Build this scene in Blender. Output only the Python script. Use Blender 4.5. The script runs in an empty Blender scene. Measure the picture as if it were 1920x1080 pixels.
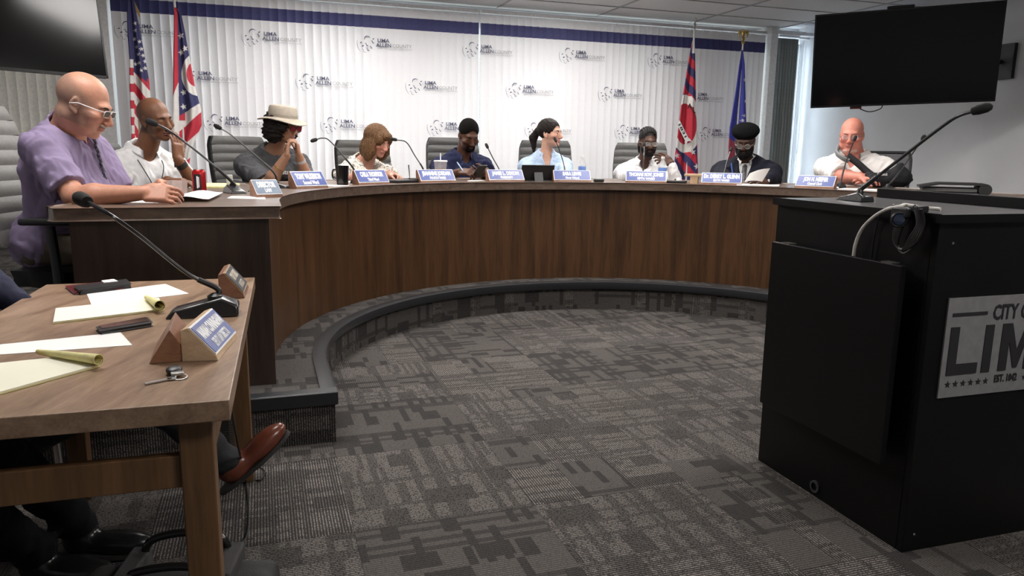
import bpy, math, random
import numpy as np
import openvdb
from mathutils import Matrix, Vector
R_ = random.Random(7)
PI = math.pi
SC = bpy.context.scene
COL = SC.collection

# ------------------------------------------------------------------ camera
F, PITCH, ROLL, CAMH = 1391.76, .18265, .01367, 1.2
cd = bpy.data.cameras.new('camera'); cam = bpy.data.objects.new('camera', cd); COL.objects.link(cam)
cd.sensor_width = 36; cd.lens = F * 36 / 1920; cd.clip_start = .05; cd.clip_end = 100
cam.matrix_world = Matrix.Translation((0, 0, CAMH)) @ Matrix.Rotation(PI / 2 - PITCH, 4, 'X') @ Matrix.Rotation(ROLL, 4, 'Z')
SC.camera = cam
# ------------------------------------------------------------------ world, exposure
SC.view_settings.view_transform = 'Standard'
SC.view_settings.look = 'None'
SC.view_settings.gamma = 1
SC.view_settings.use_curve_mapping = False
SC.view_settings.exposure = EXPO = 1.25
w = bpy.data.worlds.new('sky'); SC.world = w; w.use_nodes = True
bg = w.node_tree.nodes['Background']; bg.inputs[0].default_value = (.62, .78, 1, 1); bg.inputs[1].default_value = 1.0
TROFFER = 11.0          # strength of the ceiling light diffusers

def rx(px, py):
    c, s, cr, sr = math.cos(PITCH), math.sin(PITCH), math.cos(ROLL), math.sin(ROLL)
    a, b = px - 960, py - 540
    u = a * cr + b * sr; v = -a * sr + b * cr
    return np.array([u, F * c - v * s, -(F * s + v * c)])
def atz(px, py, z):                 # the point at height z seen at a photo pixel
    v = rx(px, py); t = (z - CAMH) / v[2]; return v * t + np.array([0, 0, CAMH])
def aty(px, py, Y):                 # the point at depth Y seen at a photo pixel
    v = rx(px, py); return v * (Y / v[1]) + np.array([0, 0, CAMH])
# the room's own frame: s runs along the back wall, n away from it towards the camera side
WA = .32416
W0 = np.array([-2.5176, 7.7484]); WD = np.array([math.cos(WA), math.sin(WA)]); WN = np.array([-WD[1], WD[0]])
def room(s, n, z=0.):
    p = W0 + WD * s - WN * n; return np.array([p[0], p[1], z])
def atn(px, py, n):                 # the point on the plane parallel to the back wall, n in front of it
    v = rx(px, py); q = W0 - WN * n; t = (q @ WN) / (v[:2] @ WN); return v * t + np.array([0, 0, CAMH])
CC = np.array([.738, 3.933]); RI = 1.9326; RS = 1.706; RO = 2.62; HT = .967; HS = .21
def ring(px, rad, py=300):          # far crossing of a pixel column with a circle about the dais centre
    v = rx(px, py); k = v[0] / v[1]
    a = 1 + k * k; b = -2 * (k * CC[0] + CC[1]); c = CC @ CC - rad * rad
    Y = (-b + math.sqrt(max(b * b - 4 * a * c, 0))) / (2 * a); return Y

# ------------------------------------------------------------------ materials
MATS = {}
def mat(name, col, rough=.6, metal=0, bump=None, noise=None, spec=.5, emit=None, trans=0, alpha=1, coat=0, attr=None, sheen=0):
    if name in MATS: return MATS[name]
    m = bpy.data.materials.new(name); m.use_nodes = True; nt = m.node_tree; b = nt.nodes['Principled BSDF']
    b.inputs['Base Color'].default_value = (*col, 1); b.inputs['Roughness'].default_value = rough
    b.inputs['Metallic'].default_value = metal; b.inputs['Specular IOR Level'].default_value = spec
    if trans: b.inputs['Transmission Weight'].default_value = trans; b.inputs['IOR'].default_value = 1.3
    if coat: b.inputs['Coat Weight'].default_value = coat
    if sheen: b.inputs['Sheen Weight'].default_value = sheen
    if alpha < 1: b.inputs['Alpha'].default_value = alpha
    if emit: b.inputs['Emission Color'].default_value = (*emit[0], 1); b.inputs['Emission Strength'].default_value = emit[1]
    tc = nt.nodes.new('ShaderNodeTexCoord')
    cs = b.inputs['Base Color']
    if attr:
        a = nt.nodes.new('ShaderNodeVertexColor'); a.layer_name = attr; nt.links.new(a.outputs[0], cs)
    sc, amt = noise if noise else (40, .06)
    n = nt.nodes.new('ShaderNodeTexNoise'); nt.links.new(tc.outputs['Object'], n.inputs[0])
    n.inputs['Scale'].default_value = sc; n.inputs['Detail'].default_value = 4
    mx = nt.nodes.new('ShaderNodeMix'); mx.data_type = 'RGBA'; mx.blend_type = 'MULTIPLY'; mx.inputs[0].default_value = 1
    rp = nt.nodes.new('ShaderNodeMapRange'); rp.inputs['To Min'].default_value = 1 - amt * 2; rp.inputs['To Max'].default_value = 1 + amt
    rp.inputs['From Min'].default_value = .3; rp.inputs['From Max'].default_value = .7
    nt.links.new(n.outputs[0], rp.inputs[0]); nt.links.new(rp.outputs[0], mx.inputs[7])
    if attr: nt.links.new(a.outputs[0], mx.inputs[6])
    else: mx.inputs[6].default_value = (*col, 1)
    nt.links.new(mx.outputs[2], cs)
    if bump:
        n2 = nt.nodes.new('ShaderNodeTexNoise'); n2.inputs['Scale'].default_value = bump[0]; n2.inputs['Detail'].default_value = 3
        nt.links.new(tc.outputs['Object'], n2.inputs[0])
        bp = nt.nodes.new('ShaderNodeBump'); bp.inputs['Strength'].default_value = bump[1]; bp.inputs['Distance'].default_value = .004
        nt.links.new(n2.outputs[0], bp.inputs['Height']); nt.links.new(bp.outputs[0], b.inputs['Normal'])
    MATS[name] = m; return m
def wood(name, c1, c2, scale=(9, 9, .7), rough=.42, rot=0):
    m = bpy.data.materials.new(name); m.use_nodes = True; nt = m.node_tree; b = nt.nodes['Principled BSDF']
    tc = nt.nodes.new('ShaderNodeTexCoord'); mp = nt.nodes.new('ShaderNodeMapping'); mp.inputs['Scale'].default_value = scale
    mp.inputs['Rotation'].default_value = (0, 0, rot)
    n = nt.nodes.new('ShaderNodeTexNoise'); n.inputs['Scale'].default_value = 1.6; n.inputs['Detail'].default_value = 9; n.inputs['Roughness'].default_value = .62; n.inputs['Distortion'].default_value = .6
    n2 = nt.nodes.new('ShaderNodeTexNoise'); n2.inputs['Scale'].default_value = 14; n2.inputs['Detail'].default_value = 5
    ad = nt.nodes.new('ShaderNodeMath'); ad.operation = 'MULTIPLY_ADD'; ad.inputs[1].default_value = .35
    cr = nt.nodes.new('ShaderNodeValToRGB'); cr.color_ramp.elements[0].position = .48; cr.color_ramp.elements[1].position = .86
    cr.color_ramp.elements[0].color = (*c1, 1); cr.color_ramp.elements[1].color = (*c2, 1)
    L = nt.links.new
    L(tc.outputs['Object'], mp.inputs[0]); L(mp.outputs[0], n.inputs[0]); L(mp.outputs[0], n2.inputs[0])
    L(n2.outputs[0], ad.inputs[0]); L(n.outputs[0], ad.inputs[2]); L(ad.outputs[0], cr.inputs[0]); L(cr.outputs[0], b.inputs['Base Color'])
    b.inputs['Roughness'].default_value = rough
    bp = nt.nodes.new('ShaderNodeBump'); bp.inputs['Strength'].default_value = .12; bp.inputs['Distance'].default_value = .001
    L(ad.outputs[0], bp.inputs['Height']); L(bp.outputs[0], b.inputs['Normal'])
    MATS[name] = m; return m
def carpet(name, dark, mid, light, kinds=True):
    m = bpy.data.materials.new(name); m.use_nodes = True; nt = m.node_tree; b = nt.nodes['Principled BSDF']; L = nt.links.new
    b.inputs['Roughness'].default_value = .95; b.inputs['Specular IOR Level'].default_value = .15
    uv = nt.nodes.new('ShaderNodeUVMap'); uv.uv_map = 'UVMap'
    oi = nt.nodes.new('ShaderNodeObjectInfo')
    def M(op, a, c=None, d=None):
        x = nt.nodes.new('ShaderNodeMath'); x.operation = op
        for i, v in enumerate((a, c, d)):
            if v is None: continue
            if hasattr(v, 'is_output'): L(v, x.inputs[i])
            else: x.inputs[i].default_value = v
        return x.outputs[0]
    rnd = M('MULTIPLY', oi.outputs['Random'], 57.3)
    sp = nt.nodes.new('ShaderNodeSeparateXYZ'); L(uv.outputs[0], sp.inputs[0]); U, V = sp.outputs[0], sp.outputs[1]
    wn = nt.nodes.new('ShaderNodeTexNoise'); wn.inputs['Scale'].default_value = 60; L(uv.outputs[0], wn.inputs[0])
    wob = M('MULTIPLY_ADD', wn.outputs[0], .0030, -.0015)
    U = M('ADD', U, wob); V = M('ADD', V, wob)
    def cell(cx, cy, seed):
        a = M('FLOOR', M('MULTIPLY', U, 1 / cx)); c = M('FLOOR', M('MULTIPLY', V, 1 / cy))
        cb = nt.nodes.new('ShaderNodeCombineXYZ'); L(a, cb.inputs[0]); L(c, cb.inputs[1]); L(M('ADD', rnd, seed), cb.inputs[2])
        wn_ = nt.nodes.new('ShaderNodeTexWhiteNoise'); wn_.noise_dimensions = '3D'; L(cb.outputs[0], wn_.inputs[0]); return wn_.outputs[0]
    ty = M('GREATER_THAN', M('FRACT', M('MULTIPLY', rnd, 3.7)), .38)   # striped tile or plain tile
    reg = M('MAXIMUM', M('MULTIPLY', ty, M('GREATER_THAN', cell(.21, .31, 3.3), .12)), M('GREATER_THAN', cell(.07, .61, 2.2), .86))
    nreg = M('SUBTRACT', 1, reg)
    c1 = M('MULTIPLY', M('GREATER_THAN', cell(.028, .105, 1.3), .74), nreg)          # dark upright bars
    c2 = M('MULTIPLY', M('GREATER_THAN', cell(.61, .024, 5.1), .84), .8)             # dark cross bars right over the tile
    c3 = M('GREATER_THAN', cell(.115, .085, 9.7), .87)                               # dark squares
    c4 = M('MULTIPLY', M('GREATER_THAN', cell(.155, .018, 4.4), .70), M('MULTIPLY', reg, .75))
    c5 = M('MULTIPLY', M('GREATER_THAN', cell(.022, .61, 7.4), .82), M('MULTIPLY', reg, .7))
    darkm = M('MINIMUM', M('MAXIMUM', M('MAXIMUM', c1, c2), M('MAXIMUM', c3, M('MAXIMUM', c4, c5))), 1)
    st = M('GREATER_THAN', M('FRACT', M('MULTIPLY', U, 105)), .62)
    st2 = M('GREATER_THAN', M('FRACT', M('MULTIPLY', V, 95)), .66)
    nz = nt.nodes.new('ShaderNodeTexNoise'); nz.inputs['Scale'].default_value = 170; nz.inputs['Detail'].default_value = 2; L(uv.outputs[0], nz.inputs[0])
    br = M('GREATER_THAN', nz.outputs[0], .46)
    lines = M('MULTIPLY', M('MULTIPLY', st, br), reg)
    l2 = M('MULTIPLY', M('MULTIPLY', M('MULTIPLY', st2, br), M('SUBTRACT', 1, reg)), .3)
    li = M('MAXIMUM', lines, l2)
    def mix(fac, a, c):
        x = nt.nodes.new('ShaderNodeMix'); x.data_type = 'RGBA'; L(fac, x.inputs[0])
        for i, v in ((6, a), (7, c)):
            if hasattr(v, 'is_output'): L(v, x.inputs[i])
            else: x.inputs[i].default_value = (*v, 1)
        return x.outputs[2]
    md = tuple(.62 * a + .38 * c for a, c in zip(mid, dark))
    base = mix(reg, mid, md)
    base = mix(M('MULTIPLY', darkm, .85), base, dark)
    base = mix(M('MULTIPLY', li, M('MULTIPLY_ADD', darkm, -.55, 1)), base, light)
    n3 = nt.nodes.new('ShaderNodeTexNoise'); n3.inputs['Scale'].default_value = 400; n3.inputs['Detail'].default_value = 1; L(uv.outputs[0], n3.inputs[0])
    vv = nt.nodes.new('ShaderNodeMix'); vv.data_type = 'RGBA'; vv.blend_type = 'MULTIPLY'; vv.inputs[0].default_value = 1; L(base, vv.inputs[6])
    L(M('MULTIPLY_ADD', n3.outputs[0], 1.1, .45), vv.inputs[7]); L(vv.outputs[2], b.inputs['Base Color'])
    bp = nt.nodes.new('ShaderNodeBump'); bp.inputs['Strength'].default_value = .5; bp.inputs['Distance'].default_value = .003
    L(n3.outputs[0], bp.inputs['Height']); L(bp.outputs[0], b.inputs['Normal'])
    return m

# ------------------------------------------------------------------ mesh helpers
def rot(axis, a): return np.array(Matrix.Rotation(a, 3, axis))
def rz(a): return rot('Z', a)
def unit(v): v = np.asarray(v, float); return v / max(np.linalg.norm(v), 1e-9)
def frame_z(d):                     # a rotation whose z column is d
    z = unit(d); x = np.cross((0, 0, 1) if abs(z[2]) < .9 else (0, 1, 0), z); x = unit(x); return np.stack([x, np.cross(z, x), z], 1)
class MB:
    def __init__(s): s.v = []; s.f = []; s.uv = None; s.cols = None
    def add(s, vs, fs):
        o = len(s.v); s.v += [tuple(map(float, q)) for q in vs]; s.f += [tuple(o + i for i in f) for f in fs]; return s
    def box(s, c, h, R=None):
        c = np.asarray(c, float); R = np.eye(3) if R is None else R
        vs = [c + R @ (np.array([x, y, z]) * h) for x in (-1, 1) for y in (-1, 1) for z in (-1, 1)]
        return s.add(vs, [(0, 1, 3, 2), (4, 6, 7, 5), (0, 4, 5, 1), (2, 3, 7, 6), (0, 2, 6, 4), (1, 5, 7, 3)])
    def tube(s, P, r, n=8, caps=True, flat=1.):
        P = [np.asarray(p, float) for p in P]; m = len(P)
        rr = r if hasattr(r, '__len__') else [r] * m
        vs = []; up = None
        for i in range(m):
            t = unit(P[min(i + 1, m - 1)] - P[max(i - 1, 0)])
            if up is None: a = frame_z(t)[:, 0]
            else: a = unit(up - t * (up @ t))
            up = a; b = np.cross(t, a)
            for k in range(n):
                an = 2 * PI * k / n; vs.append(P[i] + (a * math.cos(an) + b * math.sin(an) * flat) * rr[i])
        fs = [(i * n + k, i * n + (k + 1) % n, (i + 1) * n + (k + 1) % n, (i + 1) * n + k) for i in range(m - 1) for k in range(n)]
        if caps: fs += [tuple(range(n))[::-1], tuple((m - 1) * n + k for k in range(n))]
        return s.add(vs, fs)
    def lathe(s, prof, c=(0, 0, 0), R=None, n=24, sx=1., sy=1., cap=True):   # prof: (radius, height)
        c = np.asarray(c, float); R = np.eye(3) if R is None else R
        vs = [c + R @ np.array([r * math.cos(2 * PI * k / n) * sx, r * math.sin(2 * PI * k / n) * sy, h]) for r, h in prof for k in range(n)]
        m = len(prof)
        fs = [(i * n + k, i * n + (k + 1) % n, (i + 1) * n + (k + 1) % n, (i + 1) * n + k) for i in range(m - 1) for k in range(n)]
        if cap: fs += [tuple(range(n))[::-1], tuple((m - 1) * n + k for k in range(n))]
        return s.add(vs, fs)
    def prism(s, pts, z0, z1, R=None, c=(0, 0, 0)):      # pts: 2-D outline, counter-clockwise
        c = np.asarray(c, float); R = np.eye(3) if R is None else R; n = len(pts)
        vs = [c + R @ np.array([x, y, z]) for z in (z0, z1) for x, y in pts]
        return s.add(vs, [tuple(range(n))[::-1], tuple(range(n, 2 * n))] + [(i, (i + 1) % n, n + (i + 1) % n, n + i) for i in range(n)])
    def grid(s, P, thick=None):      # P: array (m, n, 3) of points; a sheet, given thickness along its normals
        P = np.asarray(P, float); m, n = P.shape[:2]
        if thick:
            du = np.gradient(P, axis=0); dv = np.gradient(P, axis=1); N = np.cross(du, dv); N /= np.linalg.norm(N, axis=2, keepdims=True) + 1e-9
            A = P + N * thick / 2; B = P - N * thick / 2
            o = m * n
            fs = [(i * n + j, (i + 1) * n + j, (i + 1) * n + j + 1, i * n + j + 1) for i in range(m - 1) for j in range(n - 1)]
            f2 = [tuple(o + q for q in f[::-1]) for f in fs]
            rim = [i * n for i in range(m)] + [(m - 1) * n + j for j in range(1, n)] + [i * n + n - 1 for i in range(m - 2, -1, -1)] + [j for j in range(n - 2, 0, -1)]
            f3 = [(rim[k], o + rim[k], o + rim[(k + 1) % len(rim)], rim[(k + 1) % len(rim)])[::-1] for k in range(len(rim))]
            return s.add(np.concatenate([A.reshape(-1, 3), B.reshape(-1, 3)]), fs + f2 + f3)
        return s.add(P.reshape(-1, 3), [(i * n + j, (i + 1) * n + j, (i + 1) * n + j + 1, i * n + j + 1) for i in range(m - 1) for j in range(n - 1)])
    def build(s, name, m, parent=None, **k): return link_mesh(name, s.v, s.f, m, parent, **k)
def link_mesh(name, v, f, m, parent=None, base=None, smooth=True, bevel=0, angle=.7, props=None, cols=None, uvs=None, sub=0):
    v = np.asarray(v, np.float32)
    if base is None: base = (float((v[:, 0].min() + v[:, 0].max()) / 2), float((v[:, 1].min() + v[:, 1].max()) / 2), float(v[:, 2].min()))
    base = np.asarray(base, np.float32)
    me = bpy.data.meshes.new(name)
    if isinstance(f, np.ndarray):
        k = f.shape[1]; me.vertices.add(len(v)); me.vertices.foreach_set('co', (v - base).ravel())
        me.loops.add(f.size); me.loops.foreach_set('vertex_index', f.ravel().astype(np.int32))
        me.polygons.add(len(f)); me.polygons.foreach_set('loop_start', np.arange(0, f.size, k, dtype=np.int32))
        me.update(calc_edges=True); me.validate()
    else:
        me.from_pydata([tuple(q) for q in (v - base).tolist()], [], f)
    if smooth:
        me.polygons.foreach_set('use_smooth', [True] * len(me.polygons))
        if angle and not isinstance(f, np.ndarray): me.set_sharp_from_angle(angle=angle)
    if cols is not None:
        a = me.color_attributes.new('Col', 'FLOAT_COLOR', 'POINT'); c4 = np.ones((len(v), 4), np.float32); c4[:, :3] = cols; a.data.foreach_set('color', c4.ravel())
    if uvs is not None:
        u = me.uv_layers.new(name='UVMap'); vi = np.empty(len(me.loops), np.int32); me.loops.foreach_get('vertex_index', vi)
        u.data.foreach_set('uv', np.asarray(uvs, np.float32)[vi].ravel())
    if m is not None: me.materials.append(m)
    o = bpy.data.objects.new(name, me); COL.objects.link(o); o.location = [float(q) for q in base]
    if parent is not None: attach(o, parent)
    if bevel:
        b = o.modifiers.new('bevel', 'BEVEL'); b.width = bevel; b.segments = 2; b.limit_method = 'ANGLE'
    if sub:
        b = o.modifiers.new('sub', 'SUBSURF'); b.levels = b.render_levels = sub
    if props:
        for q, x in props.items(): o[q] = x
    return o
def wm(o):
    m = o.matrix_basis.copy()
    return wm(o.parent) @ o.matrix_parent_inverse @ m if o.parent else m
def attach(o, parent):
    o.parent = parent; o.matrix_parent_inverse = wm(parent).inverted()
def thing(name, label, cat, loc, group=None, rotz=0):
    o = bpy.data.objects.new(name, None); COL.objects.link(o); o.location = [float(q) for q in loc]; o.rotation_euler = (0, 0, rotz)
    o.empty_display_size = .1
    o['label'] = label; o['category'] = cat
    if group: o['group'] = group
    return o
def P(label, cat, group=None, **k):
    d = dict(label=label, category=cat, **k)
    if group: d['group'] = group
    return d
def copy_tree(o, parent=None):
    c = o.copy(); COL.objects.link(c)
    if parent is not None: c.parent = parent
    for ch in list(o.children): copy_tree(ch, c)
    return c
ST = dict(kind='structure')
def text_mesh(txt, size, bold=0., extr=.0, space=1., align='LEFT'):
    cu = bpy.data.curves.new('t', 'FONT'); cu.body = txt; cu.size = size; cu.offset = bold; cu.extrude = extr; cu.space_character = space
    cu.align_x = align; cu.resolution_u = 2
    o = bpy.data.objects.new('t', cu); COL.objects.link(o)
    dg = bpy.context.evaluated_depsgraph_get(); me = o.evaluated_get(dg).to_mesh()
    v = np.array([q.co[:] for q in me.vertices]) if len(me.vertices) else np.zeros((0, 3)); f = [tuple(p.vertices) for p in me.polygons]
    o.evaluated_get(dg).to_mesh_clear(); bpy.data.objects.remove(o); bpy.data.curves.remove(cu)
    return v, f
def place_text(mb, txt, org, ex, ey, size, width=None, off=.0005, bold=0., extr=.0006, align='CENTER'):
    """lettering lying in the plane ex, ey through org, fitted to a width"""
    v, f = text_mesh(txt, size, bold, extr, 1., align)
    if not len(v): return
    ex, ey = unit(ex), unit(ey); n = np.cross(ex, ey)
    if width:
        w0 = v[:, 0].max() - v[:, 0].min(); v[:, 0] *= width / w0
    mb.add([np.asarray(org) + ex * a + ey * b + n * (c + off + extr) for a, b, c in v], f)
def star(mb, c, ex, ey, r, off=.001, th=.0006, rot_=0):
    ex, ey = unit(ex), unit(ey); n = np.cross(ex, ey); pts = []
    for k in range(10):
        a = PI / 2 + rot_ + k * PI / 5; q = r if k % 2 == 0 else r * .42; pts.append((q * math.cos(a), q * math.sin(a)))
    mb.prism(pts, off, off + th, R=np.stack([ex, ey, n], 1), c=c)
def smooth_path(pts, n=8):
    pts = [np.asarray(p, float) for p in pts]; P_ = [pts[0] * 2 - pts[1]] + pts + [pts[-1] * 2 - pts[-2]]; out = []
    for i in range(1, len(P_) - 2):
        for k in range(n):
            t = k / n; a, b, c, d = P_[i - 1:i + 3]
            out.append(.5 * ((2 * b) + (c - a) * t + (2 * a - 5 * b + 4 * c - d) * t * t + (3 * b - a - 3 * c + d) * t ** 3))
    return out + [pts[-1]]

# ------------------------------------------------------------------ signed-distance sculpting
class Field:
    def __init__(s, lo, hi, h):
        s.h = h; s.lo = np.asarray(lo, float); s.n = np.ceil((np.asarray(hi) - s.lo) / h).astype(int) + 1
        s.A = np.full(s.n, .05, np.float32)
    def sub(s, lo, hi, m):
        a = np.clip(np.floor((np.asarray(lo) - m - s.lo) / s.h).astype(int), 0, s.n); b = np.clip(np.ceil((np.asarray(hi) + m - s.lo) / s.h).astype(int) + 1, 0, s.n)
        if (b <= a).any(): return None
        sl = tuple(slice(i, j) for i, j in zip(a, b))
        ax = [(s.lo[i] + s.h * np.arange(a[i], b[i])).astype(np.float32) for i in range(3)]
        return sl, np.meshgrid(*ax, indexing='ij', sparse=True)
    def put(s, sl, d, k, op='u'):
        A = s.A[sl]
        if op == 's': d = -d
        if k > 0: hh = np.maximum(k - np.abs(A - d), 0) / k
        if op == 'u': s.A[sl] = np.minimum(A, d) - (hh * hh * k * .25 if k > 0 else 0)
        else: s.A[sl] = np.maximum(A, d) + (hh * hh * k * .25 if k > 0 else 0)
    def cap(s, a, b, ra, rb, k=.02, op='u'):
        a = np.asarray(a, float); b = np.asarray(b, float); r = max(ra, rb)
        q = s.sub(np.minimum(a, b) - r, np.maximum(a, b) + r, k + 3 * s.h)
        if q is None: return s
        sl, (X, Y, Z) = q; d = b - a; L = max(float(d @ d), 1e-9)
        t = np.clip(((X - a[0]) * d[0] + (Y - a[1]) * d[1] + (Z - a[2]) * d[2]) / L, 0, 1)
        D = np.sqrt((X - a[0] - t * d[0]) ** 2 + (Y - a[1] - t * d[1]) ** 2 + (Z - a[2] - t * d[2]) ** 2) - (ra + (rb - ra) * t)
        s.put(sl, D.astype(np.float32), k, op); return s
    def ell(s, c, r, R=None, k=.02, op='u'):
        c = np.asarray(c, float); r = np.asarray(r, float); R = np.eye(3) if R is None else R
        e = np.sqrt(((R * r) ** 2).sum(1)); q = s.sub(c - e, c + e, k + 3 * s.h)
        if q is None: return s
        sl, (X, Y, Z) = q; X = X - c[0]; Y = Y - c[1]; Z = Z - c[2]
        u = [X * R[0, i] + Y * R[1, i] + Z * R[2, i] for i in range(3)]
        k0 = np.sqrt(sum((u[i] / r[i]) ** 2 for i in range(3))); k1 = np.sqrt(sum((u[i] / r[i] ** 2) ** 2 for i in range(3))) + 1e-6
        s.put(sl, (k0 * (k0 - 1) / k1).astype(np.float32), k, op); return s
    def box(s, c, hf, R=None, rd=.005, k=.01, op='u'):
        c = np.asarray(c, float); hf = np.asarray(hf, float); R = np.eye(3) if R is None else R
        e = np.abs(R) @ hf; q = s.sub(c - e, c + e, k + 3 * s.h)
        if q is None: return s
        sl, (X, Y, Z) = q; X = X - c[0]; Y = Y - c[1]; Z = Z - c[2]
        u = [np.abs(X * R[0, i] + Y * R[1, i] + Z * R[2, i]) - (hf[i] - rd) for i in range(3)]
        D = np.sqrt(sum(np.maximum(q_, 0) ** 2 for q_ in u)) + np.minimum(np.maximum(np.maximum(u[0], u[1]), u[2]), 0) - rd
        s.put(sl, D.astype(np.float32), k, op); return s
    def cut(s, p, n, lo=None, hi=None):     # remove the half-space on the side n points to
        p = np.asarray(p, float); n = unit(n)
        q = s.sub(s.lo if lo is None else lo, s.lo + s.n * s.h if hi is None else hi, 0)
        sl, (X, Y, Z) = q; D = (X - p[0]) * n[0] + (Y - p[1]) * n[1] + (Z - p[2]) * n[2]
        s.A[sl] = np.maximum(s.A[sl], D.astype(np.float32)); return s
    def noise(s, amp, L, seed=0, stretch=(1, 1, 1), ridge=False, oct=2):
        rg = np.random.RandomState(seed); q = s.sub(s.lo, s.lo + s.n * s.h, 0); sl, (X, Y, Z) = q
        N = np.zeros(s.n, np.float32); band = np.abs(s.A) < .03
        idx = np.nonzero(band); x = s.lo[0] + s.h * idx[0]; y = s.lo[1] + s.h * idx[1]; z = s.lo[2] + s.h * idx[2]
        x = x / stretch[0]; y = y / stretch[1]; z = z / stretch[2]; tot = np.zeros(len(x))
        wx = .4 * L * np.sin(2 * PI * (y + .7 * z) / L / 1.7 + seed); 
        for o in range(oct):
            for k in range(4):
                d = rg.normal(size=3); d /= np.linalg.norm(d); ph = rg.rand() * 7
                v = np.sin(2 * PI * ((x + wx) * d[0] + (y + wx * .5) * d[1] + z * d[2]) * (2 ** o) / L + ph)
                if ridge: v = 1 - 2 * np.abs(v)
                tot += v * .5 / (1.8 ** o)
        s.A[idx] += (amp * tot).astype(np.float32); return s
    def mesh(s):
        A = s.A.copy(); A[0] = A[-1] = .05; A[:, 0] = A[:, -1] = .05; A[:, :, 0] = A[:, :, -1] = .05
        g = openvdb.FloatGrid(); g.background = .05; g.copyFromArray(np.ascontiguousarray(A))
        p, q = g.convertToQuads(0.)
        return p.astype(np.float32) * s.h + s.lo.astype(np.float32), q[:, ::-1].astype(np.int32)
# ================================================================== THE ROOM
M_wall = mat('wall_paint', (.62, .62, .63), .7, bump=(180, .12), noise=(3, .02))
M_ceil = mat('ceiling_tile', (.74, .72, .70), .85, bump=(260, .35), noise=(60, .04))
M_tbar = mat('grid_metal', (.42, .41, .40), .5)
M_white = mat('white_metal', (.82, .82, .82), .35)
M_diff = mat('lamp_diffuser', (.95, .95, .95), .5, emit=((1, .965, .93), TROFFER))
M_blind = mat('blind_fabric', (.84, .84, .86), .62, bump=(500, .15), noise=(90, .015))
M_cream = mat('cream_blind_fabric', (.88, .86, .79), .7, bump=(500, .15))
M_grey = mat('grey_blind_fabric', (.17, .175, .165), .8, bump=(500, .15))
M_steel = mat('steel', (.6, .6, .6), .3, 1)
M_black = mat('black_plastic', (.012, .012, .013), .42)
M_carpet = carpet('patterned_carpet', (.024, .022, .0215), (.064, .058, .054), (.24, .215, .197))
M_glass = mat('window_glass', (.9, .95, .95), .02, trans=1)
TS, CZ = .61, 2.745
SMIN, SMAX, NMAX = -2.75, 6.62, 11.3
RC = rz(WA)
def slab(name, s0, s1, n0, n1, z0, z1, m, **k):
    p = room((s0 + s1) / 2, (n0 + n1) / 2, 0)
    return MB().box((p[0], p[1], (z0 + z1) / 2), (abs(s1 - s0) / 2, abs(n1 - n0) / 2, (z1 - z0) / 2), RC).build(name, m, **k)
floor = slab('floor', SMIN - .1, SMAX + .1, -.45, NMAX, -.12, -.006, mat('screed', (.05, .05, .05), .9), props=ST)
# carpet tiles: one mesh, each tile its own object, turned a quarter turn at random
tb = MB().box((0, 0, -.003), (TS / 2 - .0006, TS / 2 - .0006, .003))
tv = np.array(tb.v); t0 = link_mesh('carpet_tile', tb.v, tb.f, M_carpet, base=(0, 0, 0), smooth=False, uvs=tv[:, :2] + .31)
G0 = np.array([-.687, 2.764]); cnt = 0
for i in range(-6, 9):
    for j in range(-5, 7):
        c = G0 + WD * TS * (i + .5) + WN * TS * (j + .5)
        if c[1] < .6 or c[1] > 6.3: continue
        k = c[0] / c[1]
        if abs(k) > 1.05: continue
        if np.hypot(*(c - CC)) > 2.35 and c[1] > 3.3: continue
        o = t0 if cnt == 0 else t0.copy()
        if cnt: COL.objects.link(o)
        o.location = (c[0], c[1], 0); o.rotation_euler = (0, 0, WA + PI / 2 * ((i + j) % 2) + PI * R_.randint(0, 1)); attach(o, floor); cnt += 1
slab('wall_back', SMIN - .1, SMAX + .1, -.45, -.25, 0, CZ + .1, M_wall, props=ST)
slab('wall_left', SMIN - .12, SMIN, -.25, NMAX, 0, CZ + .1, M_wall, props=ST)
slab('wall_right', SMAX, SMAX + .12, -.25, NMAX, 0, CZ + .1, M_wall, props=ST)
slab('wall_rear', SMIN - .1, SMAX + .1, NMAX, NMAX + .12, 0, CZ + .1, M_wall, props=ST)
ceiling = slab('ceiling', SMIN - .1, SMAX + .1, -.45, NMAX, CZ + .06, CZ + .16, M_wall, props=ST)
# lay-in ceiling: tiles, tee bars and light troffers on one 2 x 4 ft grid
LX, LY = 1.22, .61
lights = {(1, 2), (3, 2), (1, 5), (3, 5), (0, 8), (3, 9), (2, 13)}  # near-table and rear ones are unseen, added to brighten what lies below
tl = MB().box((0, 0, .008), (LX / 2 - .012, LY / 2 - .012, .008)); tile0 = None
S0, N0 = -1.2, -.12
for i in range(-1, 6):
    for j in range(0, 19):
        s, n = S0 + (i + .5) * LX, N0 + (j + .5) * LY
        if s - LX / 2 > SMAX or n > NMAX: continue
        if (i, j) in lights: continue
        if j > 6: continue
        p = room(s, n, CZ + .002)
        if tile0 is None: tile0 = link_mesh('ceiling_tile', tl.v, tl.f, M_ceil, base=(0, 0, 0), smooth=False); o = tile0
        else: o = tile0.copy(); COL.objects.link(o)
        o.location = p; o.rotation_euler = (0, 0, WA); attach(o, ceiling)
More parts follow.
